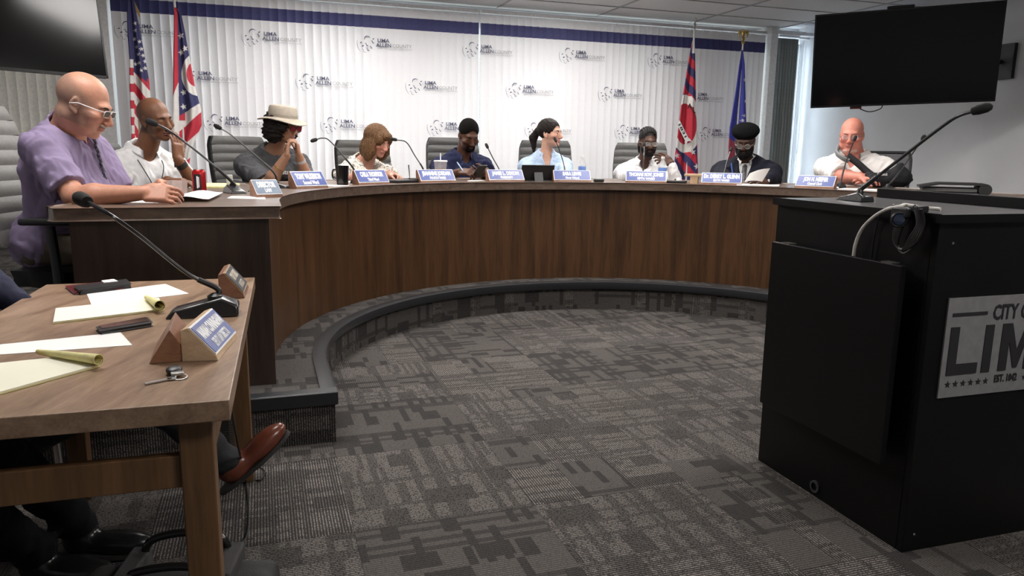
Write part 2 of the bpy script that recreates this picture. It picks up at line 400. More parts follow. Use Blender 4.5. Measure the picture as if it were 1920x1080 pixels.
# beyond the tiles that can be seen the ceiling goes on as one plain layer with openings for the lamps
rest = MB()
for i in range(-2, 7):
    for j in range(7, 19):
        if (i, j) in lights: continue
        s, n = S0 + (i + .5) * LX, N0 + (j + .5) * LY
        if s > SMAX + .5 or s < SMIN - .5: continue
        p = room(s, n, CZ + .01); rest.box(p, (LX / 2, LY / 2, .008), RC)
o = rest.build('ceiling_tile_field', M_ceil, ceiling, smooth=False); o['kind'] = 'stuff'
for i in range(-1, 8):
    s = S0 + i * LX
    if s > SMAX: continue
    o = MB().box(room(s, NMAX / 2, CZ - .001), (.012, NMAX / 2 - .02, .004), RC).build('grid_bar', M_tbar, ceiling, smooth=False)
for j in range(0, 9):
    o = MB().box(room((SMIN + SMAX) / 2, N0 + j * LY, CZ - .0005), ((SMAX - SMIN) / 2, .012, .004), RC).build('grid_bar', M_tbar, ceiling, smooth=False)
# troffers
T0 = None; place = ['nearest the back wall', 'above the dais', 'above the open floor', 'added unseen behind the camera']
for q, (i, j) in enumerate(sorted(lights)):
    s, n = S0 + (i + .5) * LX, N0 + (j + .5) * LY; p = room(s, n, CZ - .006)
    t = thing('ceiling_light', 'recessed rectangular ceiling light ' + {(1, 2): 'nearest the back wall, left of the centre gap', (3, 2): 'nearest the back wall, right of the centre gap', (1, 5): 'over the left half of the curved dais', (3, 5): 'over the right half of the curved dais',
        (0, 8): 'added over the purple-shirted man and near table', (3, 9): 'over the open carpet before the podium', (2, 13): 'added unseen behind the camera'}[(i, j)], 'ceiling light', p, 'recessed ceiling lights')
    fr = MB()
    for sx, sy, hx, hy in ((0, 1, LX / 2, .015), (0, -1, LX / 2, .015), (1, 0, .015, LY / 2), (-1, 0, .015, LY / 2)):
        fr.box(p + RC @ np.array([sx * (LX / 2 - .015), sy * (LY / 2 - .015), .004]), (hx, hy, .008), RC)
    fr.build('frame', M_white, t, smooth=False)
    MB().box(p + np.array([0, 0, .010]), (LX / 2 - .03, LY / 2 - .03, .003), RC).build('diffuser', M_diff, t, smooth=False)

# ---- windows behind the blinds
M_out = mat('daylight_glow', (.5, .6, .55), .9, emit=((.92, .96, 1), 1.2))  # emission stands in for the daylight outdoors
def strip(px, n): return room(px, n)
# ---- printed vertical blinds
M_navy = mat('navy_print', (.040, .042, .150), .6); M_lg = mat('logo_ink', (.10, .10, .17), .7); M_lg2 = mat('logo_grey_ink', (.42, .41, .43), .7)
ZT = 2.655
def vane_mesh(z0, z1, w, tilt, curve, nz=2):
    mb = MB(); pts = []
    for k in range(6):
        u = (k / 5 - .5); x = u * w; y = curve * (1 - 4 * u * u) + tilt * u
        pts.append((x, y))
    g = np.array([[(x, y, z) for x, y in pts] for z in np.linspace(z0, z1, nz)])
    return mb.grid(g, .0012)
def blind(s0, s1, n, label, m, zb, ztop, pitch=.083, w=.089, tilt=-.012, clips=True, band=True, group=None, jit=.6):
    p0 = room(s0, n, ztop); t = thing('vertical_blind', label, 'window blind', room((s0 + s1) / 2, n, zb), group)
    MB().box(room((s0 + s1) / 2, n, ztop + .027), ((s1 - s0) / 2, .028, .016), RC).build('head_rail', M_white, t, bevel=.003)
    N = int((s1 - s0 - .01) / pitch); pitch = (s1 - s0 - .01) / N
    kinds = []
    for q in range(3):
        mm = vane_mesh(zb, ztop, w, tilt * (.5 + q * .6), .004 + .0025 * q)
        kinds.append(mm)
    ME = [None] * 3; BE = [None] * 3; CE = None
    for k in range(N):
        s = s0 + .005 + (k + .5) * pitch; q = int(min(2, max(0, 1 + round(1.5 * math.sin(k * .33) + R_.uniform(-jit, jit)))))
        pos = room(s, n, 0)
        if ME[q] is None:
            o = link_mesh('slat', kinds[q].v, kinds[q].f, m, base=(0, 0, 0)); ME[q] = o
        else: o = ME[q].copy(); COL.objects.link(o)
        o.location = pos; o.rotation_euler = (0, 0, WA); attach(o, t)
        if band:       # the printed navy band is a second skin on the slat, at its own height
            if BE[q] is None:
                bm = vane_mesh(2.443, 2.565, w, tilt * (.5 + q * .6), .004 + .0025 * q)
                vs = [(a, b - .0016, c) for a, b, c in bm.v]
                b = link_mesh('printed_band', vs, bm.f, M_navy, base=(0, 0, 0)); BE[q] = b
            else: b = BE[q].copy(); COL.objects.link(b)
            b.location = pos; b.rotation_euler = (0, 0, WA); attach(b, o)
        if clips:
            if CE is None:
                c = MB().box((0, -.006, ztop - .012), (.006, .003, .006)).box((0, 0, ztop + .004), (.003, .003, .012)); c = link_mesh('carrier_clip', c.v, c.f, MATS['white_metal'], base=(0, 0, 0), smooth=False); CE = c
            else: c = CE.copy(); COL.objects.link(c)
            c.location = pos; c.rotation_euler = (0, 0, WA); attach(c, o)
    return t
b1 = blind(-1.36, 2.235, 0, 'long white vertical blind with printed navy band, left of the centre gap', M_blind, .25, ZT)
b2 = blind(2.255, 5.93, 0, 'long white vertical blind with printed navy band, right of the centre gap', M_blind, .25, ZT)
def logo(s, z, par, cut_left=None):
    org = room(s, .022, z); ex = np.array([*WD, 0]); ey = np.array([0, 0, 1.])
    n = np.cross(ex, ey)
    R3 = np.stack([ex, ey, n], 1)
    a = MB(); c0 = np.array([-.115, .005])
    def arc(cx, cy, r, a0, a1, w0, w1, k=9):
        t_ = np.linspace(a0, a1, k) * PI / 180; wd = w0 + (w1 - w0) * np.sin(np.linspace(0, PI, k))
        P1 = [(cx + (r + q) * math.cos(x), cy + (r + q) * math.sin(x)) for x, q in zip(t_, wd)]
        P2 = [(cx + (r - q) * math.cos(x), cy + (r - q) * math.sin(x)) for x, q in zip(t_, wd)][::-1]
        a.add([org + R3 @ np.array([x, y, .0]) for x, y in P1 + P2], [(i, i + 1, 2 * k - 2 - i, 2 * k - 1 - i) for i in range(k - 1)])
    arc(-.100, .040, .034, 40, 190, .001, .005)
    arc(-.090, .000, .118, 165, 225, .0008, .002)
    for x, y, r in [(-.168, .008, .009), (-.150, -.026, .011), (-.040, .050, .009)]:
        a.prism([(x + r * 1.1 * math.cos(q * PI / 4), y + r * .7 * math.sin(q * PI / 4 + .5)) for q in range(8)], 0, .0005, R3, org)
    for x, y, r, sc in [(-.115, -.012, .024, 1), (-.05, .018, .02, 1.1), (-.105, -.058, .024, .8), (-.065, -.035, .018, .8), (-.15, -.075, .03, .4)]:
        arc(x - .012, y - r * .2, r * .8, 20, 95, .001, .004 * sc, 6); arc(x - .012 + r * 1.2, y + .006, r * .7, 190, 290, .001, .005 * sc, 6)
    for l, q, wd, b, mt in [('LIMA', .022, .125, .001, 0), ('ALLEN', -.024, .158, .001, 0)]:
        place_text(a, l, org + ex * (-.012 if q < 0 else .0) + ey * q, ex, ey, .050, wd, off=0, bold=b, extr=.0003, align='LEFT')
    g = MB(); place_text(g, 'COUNTY', org + ex * .155 - ey * .024, ex, ey, .050, .205, off=0, extr=.0003, align='LEFT')
    place_text(g, 'REAL AMERICAN STRENGTH', org + ex * .0 - ey * .047, ex, ey, .016, .36, off=0, extr=.0003, align='LEFT')
    o = a.build('printed_logo', M_lg, par, smooth=False); g.build('printed_lettering', M_lg2, o, smooth=False)
for r, (z, o) in enumerate([(2.27, 0), (1.862, .50 - 1.127), (1.434, -.396)]):
    for k in range(-1, 6):
        s = o + k * 1.127
        if s < -1.15 or s > 5.7: continue
        if s + .35 > 5.93: continue
        logo(s, z + .008, b1 if s < 2.2 else b2)
# plain cream blind left of the pillar, grey blind and bright end window at the right
blind(-2.60, -1.62, -.02, 'cream vertical blind under the left television', M_cream, .25, ZT, clips=False, band=False, tilt=-.004, pitch=.078, jit=.2)
slab('trim_1', -1.60, -1.38, -.24, .05, 0, CZ, M_white, props=ST)
slab('trim_2', 5.945, 6.045, -.24, .10, 0, CZ, M_white, props=ST)
blind(6.10, 6.41, .02, 'closed dark grey vertical blind beside the right wall', M_grey, .12, 2.63, clips=False, band=False, pitch=.04, w=.046, tilt=-.01)
slab('trim_3', 5.93, 6.62, -.02, .12, 2.662, 2.70, M_white, props=ST)
def window(name, s0, s1, z0, z1, glow=None):
    p = room((s0 + s1) / 2, -.19, (z0 + z1) / 2)
    f = MB(); hx, hz = (s1 - s0) / 2, (z1 - z0) / 2
    for a, b, c, d in ((0, 1, hx, .03), (0, -1, hx, .03), (1, 0, .03, hz), (-1, 0, .03, hz)):
        f.box(p + RC @ np.array([a * (hx - c * (a != 0)), 0, 0]) + np.array([0, 0, b * (hz - .03)]) * (b != 0), (c, .03, d), RC)
    fr = f.build(name, M_white, props=ST, smooth=False)
    MB().box(p, (hx - .02, .004, hz - .02), RC).build('pane', M_glass, fr, smooth=False)
    MB().box(p + RC @ np.array([0, .045, 0]), (hx, .004, hz), RC).build('daylight_panel', M_out if not glow else mat('bright_daylight_glow', (.5, .6, .6), .9, emit=((.78, .88, 1), glow)), fr, smooth=False)  # added glowing panel behind the pane, acts as the daylight outdoors
window('window_1', -2.7, -1.62, .9, 2.60)
window('window_2', -1.3, 2.2, .9, 2.60); window('window_3', 2.3, 5.92, .9, 2.60); window('window_4', 6.05, 6.60, .3, 2.60, 5.)
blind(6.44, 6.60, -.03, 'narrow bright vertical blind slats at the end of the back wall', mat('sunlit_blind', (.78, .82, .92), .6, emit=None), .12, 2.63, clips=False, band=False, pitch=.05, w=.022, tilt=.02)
MB().tube(smooth_path([room(6.52, .04, 2.6), room(6.52, .045, 1.9), room(6.51, .05, 1.28), room(6.50, .05, 1.25), room(6.49, .045, 1.3), room(6.49, .04, 2.6)], 6), .002, 5).build('blind_cord', M_white, props=P('thin cord loop hanging before the bright slats at the right end window', 'cord'))

# ================================================================== PLATFORM AND DAIS
def cpt(r, a, z=0): return np.array([CC[0] + r * math.cos(a), CC[1] + r * math.sin(a), z])
A_C = WA                                  # dais is symmetric about the room's own axis
def wing(r, n=-.32):                     # where a circle meets the straight front line of the wings
    return math.asin(n / r)
M_dais = wood('walnut_laminate', (.034, .0150, .0062), (.112, .050, .0185), (10, 10, .6), .38)
M_dtop = wood('walnut_top', (.085, .055, .040), (.185, .130, .098), (2.2, 12, 12), .30, rot=-WA)
M_nose = mat('rubber_nosing', (.026, .027, .030), .30)
def arcpts(r, n=60, cut=-.32, ext=0):
    c_ = abs(cut); k = 6; q = lambda s_, n_: np.array([*(CC + WD * s_ - WN * n_), 0])   # straight wings either side of a half circle
    return [q(-r, c_ * (1 - i / k)) for i in range(k)] + [cpt(r, A_C + t) for t in np.linspace(PI, 0, n - 2 * k)] + [q(r, c_ * (i + 1) / k) for i in range(k)]
def band(name, ri, ro, z0, z1, m, cuti=-.32, n=72, uv=False, **k):
    I = arcpts(ri, n, cuti); O = arcpts(ro, n, cuti)
    vs = []; uvs = []
    L = 0
    for a, b in zip(I, O):
        for p, z in ((a, z0), (a, z1), (b, z1), (b, z0)): vs.append((p[0], p[1], z))
    fs = []
    for i in range(n - 1):
        for q in range(4): fs.append((i * 4 + q, i * 4 + (q + 1) % 4, (i + 1) * 4 + (q + 1) % 4, (i + 1) * 4 + q))
    fs += [(3, 2, 1, 0), tuple((n - 1) * 4 + q for q in range(4))]
    return link_mesh(name, vs, fs, m, **k)
# platform: carpeted top, carpeted riser, nosing strip
pf = thing('stage_platform', 'low carpeted platform under the curved dais', 'platform', (CC[0], CC[1] + 1.8, 0))
def annulus(name, ri, ro, z, m, parent, n=72, cut=-.40, flip=False, dz=.02):
    I = arcpts(ri, n, cut); vs = [];
    for a in I:
        d = unit(a[:2] - CC); vs.append((a[0], a[1], z))
    a0 = wing(ri, cut)
    O = [cpt(ro, A_C + t) for t in np.linspace(PI - a0, a0, n)]
    return I, O
I = arcpts(RS + .03, 72, -.49)
O = []
lim = dict(s0=SMIN + .02, s1=SMAX - .02)
def out_pt(p):
    d = unit(p[:2] - CC); best = 9
    for s_lim, ax in ((SMIN + .01, 0), (SMAX - .01, 0)):
        rel = np.array([(CC - W0) @ WD, -(CC - W0) @ WN]); dd = np.array([d @ WD, -(d @ WN)])
        if abs(dd[0]) > 1e-6:
            t = (s_lim - rel[0]) / dd[0]
            if t > 0: best = min(best, t)
    if dd[1] < 0: best = min(best, (-.2 - rel[1]) / dd[1])
    if dd[1] > 0: best = min(best, .49 / dd[1])
    return np.array([*(CC + d * best), 0])
O = [out_pt(p) for p in I]
# carpet on top, laid on the solid deck
vs = [(p[0], p[1], HS) for p in I] + [(p[0], p[1], HS) for p in O]; n = len(I)
f = [(i, i + 1, n + i + 1, n + i) for i in range(n - 1)]
vs += [(p[0], p[1], HS - .04) for p in I] + [(p[0], p[1], HS - .04) for p in O]
f += [(2 * n + i, 3 * n + i, 3 * n + i + 1, 2 * n + i + 1) for i in range(n - 1)] + [(i, 2 * n + i, 2 * n + i + 1, i + 1) for i in range(n - 1)]
# left extension toward the camera-side wing front: rectangle from the wing line to the left wall
fl = room((I[0][:2] - W0) @ WD, -(I[0][:2] - W0) @ WN)
uv = np.array(vs)[:, :2] @ np.stack([WD, WN], 1) * 1.0
link_mesh('deck_carpet', vs, f, M_carpet, pf, smooth=False, uvs=uv)
# strips that square the platform off to the walls at both wings
nC = -(CC - W0) @ WN; sC = (CC - W0) @ WD
def deck_box(s0, s1, n0, n1):
    mb = MB(); q = [room(s0, n0), room(s1, n0), room(s1, n1), room(s0, n1)]
    mb.add([(p[0], p[1], z) for z in (0.0, HS - .04) for p in q], [(0, 1, 2, 3)[::-1][::-1], (7, 6, 5, 4), (0, 4, 5, 1), (1, 5, 6, 2), (2, 6, 7, 3), (3, 7, 4, 0)])
    uv = [((p[0] * WD[0] + p[1] * WD[1]), z + n0) for z in (0, HS) for p in q]
    v = np.array(mb.v); uv = np.stack([v[:, :2] @ WD, v[:, :2] @ WN + v[:, 2]], 1)
    o = link_mesh('deck_wing', mb.v, mb.f, M_carpet, pf, smooth=False, uvs=uv); return o
deck_box(SMIN + .01, sC - RS - .0, nC, nC + .49); deck_box(sC + RS + .0, SMAX - .01, nC, nC + .49)
# riser
Ir = arcpts(RS + .02, 72, -.49); L = np.concatenate([[0], np.cumsum([np.linalg.norm(Ir[i + 1] - Ir[i]) for i in range(71)])])
vs = [(p[0], p[1], z) for z in (0, HS - .04) for p in Ir]; uvs = [(l, z + .7) for z in (0, HS - .04) for l in L]
link_mesh('riser', vs, [(72 + i, 72 + i + 1, i + 1, i) for i in range(71)], M_carpet, pf, uvs=uvs)
# nosing following the step edge and the straight wing fronts
def nosing_path():
    pts = [room(SMIN + .02, nC + .42)] ; pts = []
    return arcpts(RS, 80, -.49)
prof = [(.0, 0), (.055, 0), (.055, .008), (.0, .010), (-.012, .004), (-.014, -.035), (-.004, -.05), (.0, -.05)]   # (away from the pit, up)
def sweep(path, name):
    mb = MB(); vs = []; m = len(path); k = len(prof)
    for i, p in enumerate(path):
        t = unit(path[min(i + 1, m - 1)] - path[max(i - 1, 0)]); nrm = np.array([t[1], -t[0], 0])
        if (nrm[:2] @ (p[:2] - CC)) < 0: nrm = -nrm
        for a, b in prof: vs.append(p + nrm * a + np.array([0, 0, HS + b]))
    fs = [(i * k + q, i * k + (q + 1) % k, (i + 1) * k + (q + 1) % k, (i + 1) * k + q) for i in range(m - 1) for q in range(k)] + [tuple(range(k)), tuple((m - 1) * k + q for q in range(k))[::-1]]
    mb.add(vs, fs); return mb.build(name, M_nose, pf, angle=.9)
sweep([np.array(p) for p in nosing_path()], 'step_nosing')
e = nosing_path()[0]; es = (e[:2] - W0) @ WD
def nose_straight(s0, s1):
    n1 = nC + .49; p = room((s0 + s1) / 2, n1 + .0, HS - .02)
    MB().box(p + RC @ np.array([0, .022, .026]), ((s1 - s0) / 2, .032, .004), RC).box(p + RC @ np.array([0, -.008, .002]), ((s1 - s0) / 2, .008, .027), RC).build('step_nosing', M_nose, pf, bevel=.003)
nose_straight(SMIN + .02, es + .012); e2 = nosing_path()[-1]; nose_straight((e2[:2] - W0) @ WD - .012, SMAX - .02)

# dais
da = thing('curved_dais', 'long curved walnut dais with a dark wood top', 'dais', (CC[0] - .6, CC[1] + 1.9, HS))
band('front_panel', RI, RI + .03, HS, HT - .05, M_dais, cuti=-.27, parent=da)
def dbox(s0, s1, n0, n1, z0, z1, name, m, bevel=0, **k):
    p = room((s0 + s1) / 2, (n0 + n1) / 2, (z0 + z1) / 2)
    return MB().box(p, (abs(s1 - s0) / 2, abs(n1 - n0) / 2, (z1 - z0) / 2), RC).build(name, m, da, bevel=bevel, **k)
M_end = wood('shaded_walnut_laminate', (.030, .018, .0125), (.066, .042, .030), (10, 10, .6), .38)  # the same walnut with the ends' weaker light put into its colour
sIn = sC - RI - .03; sOut = sC - RI - .72
dbox(sOut, sIn + .03, nC + .27, nC + .30, HS, HT - .05, 'end_panel', M_end)
dbox(2 * sC - sOut, 2 * sC - sIn - .03, nC + .27, nC + .30, HS, HT - .05, 'end_panel', M_end)
# top: the arc band with straight wing ends, rounded outer corners
ri, ro = RI - .045, RI + .70
def strip_top(name, z0, z1, m, bev):
    a = arcpts(ri, 70, -.33); O = arcpts(ro, 70, -.33); n = 70
    for sgn, e_, k2 in ((-1, 0, 1), (1, n - 1, n - 2)):       # round the outer corners a little
        for d_ in range(1, 7): O[e_ + d_ * (1 if e_ == 0 else -1)] = room(sC + sgn * (ro + .11 * (1 - d_ / 6)), nC + (.285 if d_ == 1 else .33 * (1 - d_ / 6)))
        O[e_] = room(sC + sgn * (ro + .06), nC + .33)
    vs = [(p[0], p[1], z) for z in (z0, z1) for p in a + O]; N = 2 * n; fs = []
    for i in range(n - 1):
        fs += [(i, i + 1, n + i + 1, n + i)[::-1], (N + i, N + i + 1, N + n + i + 1, N + n + i), (i + 1, i, N + i, N + i + 1), (n + i, n + i + 1, N + n + i + 1, N + n + i)]
    fs += [(0, n, N + n, N), (n - 1, N + n - 1, N + 2 * n - 1, 2 * n - 1)]
    return link_mesh(name, vs, fs, m, da, angle=.5, bevel=bev)
strip_top('dais_top', HT - .05, HT, M_dtop, .006)
# ================================================================== PODIUM
M_pod = mat('black_laminate', (.0040, .0038, .0040), .42, spec=.25, bump=(300, .05), noise=(2, .1))
M_podtop = mat('grey_laminate_top', (.075, .073, .075), .30)
M_sign = mat('sign_panel', (.20, .195, .20), .6); M_ink = mat('sign_ink', (.018, .017, .018), .6)
PA = np.array([1.208, 2.100]); PU = unit(np.array([.992 - 1.208, 2.794 - 2.100])); PV = np.array([PU[1], -PU[0]])   # along the side; along the front
PL, PH = .727, 1.04
def pp(a, b, z): q = PA + PV * a + PU * b; return np.array([q[0], q[1], z])          # a along the front, b along the side
RP = np.stack([np.array([*PV, 0]), np.array([*PU, 0]), np.array([0, 0, 1.])], 1)
def frontpt(px, py):
    v = rx(px, py); t = (PA @ PU) / (v[:2] @ PU); return v * t + np.array([0, 0, CAMH])
s1, s2 = frontpt(1777, 559), frontpt(1755, 746); sa = ((s1[:2] + s2[:2]) / 2 - PA) @ PV; zs1, zs0 = s1[2], s2[2]
def fz(px, py): q = frontpt(px, py); return (q[:2] - PA) @ PV - sa, q[2] - zs0
L0, zl0 = fz(1769, 703); _, zl1 = fz(1781, 613); capL = zl1 - zl0; aI = fz(1834, 697)[0]; aM = fz(1865.5, 693)[0]
wM, wA = capL * .92, capL * .90; sw = 2 * L0 + (aM - L0) + wM + capL * .06 + wA; PWD = sw + 2 * sa
pod = thing('podium', 'black laminate podium with a grey city sign on its front', 'podium', pp(PWD / 2, PL / 2, 0))
def pbox(name, a0, a1, b0, b1, z0, z1, m, bev=.002, par=None, **k):
    return MB().box(pp((a0 + a1) / 2, (b0 + b1) / 2, (z0 + z1) / 2), (abs(a1 - a0) / 2, abs(b1 - b0) / 2, (z1 - z0) / 2), RP).build(name, m, par or pod, bevel=bev, smooth=False, **k)
pbox('front_board', .0, PWD, .0, .022, 0, PH - .02, M_pod); pbox('side_board', 0, .022, .023, PL, 0, PH - .02, M_pod)
pbox('side_board', PWD - .022, PWD, .023, PL, 0, PH - .02, M_pod); pbox('back_board', .023, PWD - .023, PL - .022, PL, 0, PH - .02, M_pod)
pbox('top_board', -.012, PWD + .01, -.012, PL + .01, PH - .019, PH, M_podtop, .002)
pbox('top_edge_strip', -.016, -.012, -.014, PL + .01, PH - .024, PH + .002, M_pod, 0)
pbox('top_edge_strip', -.016, PWD + .01, -.016, -.012, PH - .024, PH + .0, M_pod, 0)
lip0 = aty(1755, 377, 2.9)
pbox('raised_lip', .46, .478, .06, PL + .01, PH + .001, PH + .036, M_pod)
# folded-down side shelf with two clips
def sidept(px, py, a):                # on the plane parallel to the podium's side, a outside it
    v = rx(px, py); q0 = PA - PV * a; t = (q0 @ PV) / (v[:2] @ PV); return v * t + np.array([0, 0, CAMH])
q1, q2, q3, q4 = [sidept(*p, .06) for p in ((1448, 456), (1692, 495), (1640, 866), (1421, 752))]
b1_ = (q1[:2] - PA) @ PU; b2_ = (q2[:2] - PA) @ PU; zt = (q1[2] + q2[2]) / 2; zb_ = (q3[2] + q4[2]) / 2
pbox('folding_shelf', -.062, -.042, b2_, b1_, zb_, zt, M_pod)
pbox('shelf_bracket', -.041, -.001, b2_ + .1, b2_ + .125, zb_ + .1, zt - .06, M_pod, 0); pbox('shelf_bracket', -.041, -.001, b1_ - .125, b1_ - .1, zb_ + .1, zt - .06, M_pod, 0)
for b_ in (b1_ - .075, b2_ + .06):
    pbox('metal_clip', -.060, -.030, b_ - .022, b_ + .022, zt + .0005, zt + .004, M_steel, 0)
g = sidept(1528, 912, .001); gb = (g[:2] - PA) @ PU
MB().lathe([(.014, 0), (.022, 0), (.022, .006), (.014, .006)], pp(-.0, gb, g[2]), frame_z(np.array([*-PV, 0])), 24, cap=False).build('grommet', mat('dark_grey_plastic', (.05, .05, .05), .4), pod)
M_screw = M_steel
for px, py in ((1787, 456), (1714, 1002)):
    v = rx(px, py); t = (PA @ PU) / (v[:2] @ PU); q = v * t + np.array([0, 0, CAMH]); MB().lathe([(.004, 0), (.003, .002)], q, frame_z(np.array([*-PU, 0])), 10).build('screw_head', M_screw, pod)
# city sign
sg = pbox('city_sign', sa, PWD - sa, -.006, -.001, zs0, zs1, M_sign, 0)
ex, ey = np.array([*PV, 0]), np.array([0, 0, 1.]); hs_ = zs1 - zs0
tx = MB()
def sp(a, z): return pp(sa + a, -.007, zs0 + z)
mid = sw / 2
k_ = capL * .225; Hc = capL
def glyph(a, pts):
    tx.prism([(x, y) for x, y in pts], 0, .0015, R=np.stack([ex, ey, np.cross(ex, ey)], 1), c=sp(a, zl0))
wL = (aI - L0) - Hc * .12
glyph(L0, [(0, 0), (wL, 0), (wL, k_), (k_, k_), (k_, Hc), (0, Hc)])
glyph(aI, [(0, 0), (k_, 0), (k_, Hc), (0, Hc)])
glyph(aM, [(0, 0), (k_, 0), (k_, Hc * .6), (wM * .44, .04 * Hc), (wM * .56, .04 * Hc), (wM - k_, Hc * .6), (wM - k_, 0), (wM, 0), (wM, Hc), (wM - k_ * 1.15, Hc), (wM / 2, Hc * .42), (k_ * 1.15, Hc), (0, Hc)])
aA = aM + wM + Hc * .06
glyph(aA, [(0, 0), (k_, 0), (wA * .34, Hc * .2), (wA * .66, Hc * .2), (wA - k_, 0), (wA, 0), (wA * .5 + k_ * .55, Hc), (wA * .5 - k_ * .55, Hc)])
C0, zc0 = fz(1857, 598); _, zc1 = fz(1860, 570)
place_text(tx, 'CITY OF', sp(mid, zc0), ex, ey, (zc1 - zc0) / .72, (mid - C0) * 2, off=0, bold=.0014)
E0, ze0 = fz(1859, 715); _, ze1 = fz(1861, 701)
place_text(tx, 'EST. 1842', sp(mid, ze0), ex, ey, (ze1 - ze0) / .74, (mid - E0) * 2, off=0, bold=.0008)
r0, zr = fz(1783, 590); r1, _ = fz(1848, 586)
for a, b in ((r0, r1), (sw - r1, sw - r0)): tx.box(sp((a + b) / 2, zr), ((b - a) / 2, .0008, .0050), RP)
st0, zst = fz(1773, 720); st1, _ = fz(1844, 713)
for k in range(6):
    for m_ in (0, 1):
        a = st0 + (st1 - st0) * k / 5; a = a if m_ == 0 else sw - a
        star(tx, sp(a, zst), ex, ey, .0115, off=-.0002)
tx.build('sign_lettering', M_ink, sg, smooth=False)
# cables and gadget at the podium's corner
M_wcab = mat('white_cable', (.55, .52, .48), .45); M_cab = mat('black_cable', (.01, .01, .01), .45)
def S(px, py, a=.02): return sidept(px, py, a)
MB().tube(smooth_path([S(1600, 484, .03), S(1604, 458, .03), S(1616, 430, .03), S(1637, 408, .03), S(1662, 393, .03), S(1688, 387, .02), pp(.03, .16, PH + .015), pp(.03, .10, PH + .012), pp(.05, .05, PH + .01)], 8), .0055, 10).build('white_cable', M_wcab, props=P('thick white cable arching over the podium side', 'cable'))
cb = MB(); cb.tube(smooth_path([S(1634, 484, .012), S(1638, 450, .015), S(1644, 420, .015), S(1652, 400, .015), S(1675, 385, .012), pp(.02, .2, PH + .008), pp(.1, .22, PH + .006)], 8), .003, 8)
cb.build('black_cable', M_cab, props=P('thin black cable running up the podium side under the white cable', 'cable'))
gd = thing('cable_camera', 'round-lensed black gadget hanging in a tangle of cables on the podium corner', 'webcam', S(1683, 412, .05))
RPs = frame_z(np.array([*-PV, 0]) * .6 + np.array([*-PU, 0]) * .7)
MB().lathe([(.012, -.03), (.022, -.026), (.024, 0), (.020, .004), (.016, .0)], S(1686, 412, .055), RPs, 20).build('body', M_black, gd)
MB().lathe([(.017, .0), (.015, .003), (.010, .004)], S(1686, 412, .056), RPs, 20).build('lens', mat('lens_glass', (.02, .03, .06), .05, coat=1), gd)
tg = MB()
for q in range(5):
    o_ = (q - 2) * 3
    tg.tube(smooth_path([S(1722 + o_, 392, .03 + q * .004), S(1726 + o_, 420, .035), S(1712 + o_, 446 + q * 2, .04), S(1694 + o_ * .3, 468, .03), S(1680 + o_ * .5, 455 + q, .03), S(1684 + o_, 430, .03 + q * .003), S(1700 + o_, 400, .03), S(1716, 386, .03)], 6), .0042, 8)
tg.build('cable_loop', M_cab, gd)
MB().tube(smooth_path([S(1683, 452, .028), S(1684, 465, .03), S(1690, 473, .032), S(1697, 474, .034), S(1706, 468, .034), S(1711, 456, .032), S(1711, 444, .03)], 6), .0028, 8).build('hook_ring', MATS['dark_grey_plastic'], gd)
MB().box(S(1700, 398, .02), (.030, .03, .014), RP).box(S(1722, 392, .012), (.022, .018, .010), RP).build('connector_box', M_black, gd, bevel=.004)
# ---- gooseneck microphones
M_foam = mat('mic_foam', (.008, .008, .008), .9, bump=(700, .4)); M_neck = mat('mic_neck', (.05, .05, .052), .28, .7)
def mic(name, tip, bend, base, direction, label, size=1., base_len=.11, r=.0042, group=None, wsize=None):
    tip, base = np.array(tip), np.array(base)
    t = thing(name, label, 'microphone', base, group)
    f = np.array([math.cos(direction), math.sin(direction), 0]); R = np.stack([np.cross(f, (0, 0, 1)), f, np.array([0, 0, 1.])], 1)
    hw = .032 * size; bl = base_len * size
    m = MB(); L = bl / 2                                      # wedge shaped base, tall at the back
    vs = []
    for x, y, z in [(-hw, -L * 1.1, 0), (hw, -L * 1.1, 0), (hw, L, 0), (-hw, L, 0), (-hw * .7, -L * .9, .014), (hw * .7, -L * .9, .014), (hw * .72, L * .5, .034), (-hw * .72, L * .5, .034), (hw * .8, L, .020), (-hw * .8, L, .020)]:
        vs.append(base + R @ (np.array([x, y, z * size])))
    m.add(vs, [(3, 2, 1, 0), (4, 5, 6, 7), (7, 6, 8, 9), (0, 1, 5, 4), (9, 8, 2, 3), (1, 2, 8, 6, 5), (3, 0, 4, 7, 9)])
    m.build('base', mat('mic_base', (.030, .030, .032), .25, coat=.3), t, bevel=.004 * size)
    foot = base + R @ np.array([0, L * .3, .030 * size])
    MB().lathe([(.014 * size, 0), (.013 * size, .012), (.007, .02)], foot - np.array([0, 0, .004]), None, 14).build('socket', M_black, t)
    if isinstance(bend, (list, tuple)) and hasattr(bend[0], '__len__'): pts = [foot] + [np.array(b) for b in bend] + [tip]
    else: pts = [foot, np.array(bend), tip]
    P_ = smooth_path(pts, 10); k = int(len(P_) * .35)
    MB().tube(P_[:k + 1], [r * 1.5 * size] * (k + 1), 8).build('lower_neck', M_black, t)
    MB().tube(P_[k:], r * size, 8).build('gooseneck', M_neck, t)
    d = unit(P_[-1] - P_[-4]); ws = wsize or size
    MB().lathe([(.004, -.012 * ws), (.010 * ws, -.008 * ws), (.0125 * ws, .005 * ws), (.0125 * ws, .024 * ws), (.009 * ws, .034 * ws), (.003, .038 * ws)], tip, frame_z(d), 14).build('windscreen', M_foam, t)
    return t
def lerp(a, b, t): return np.array(a) * (1 - t) + np.array(b) * t
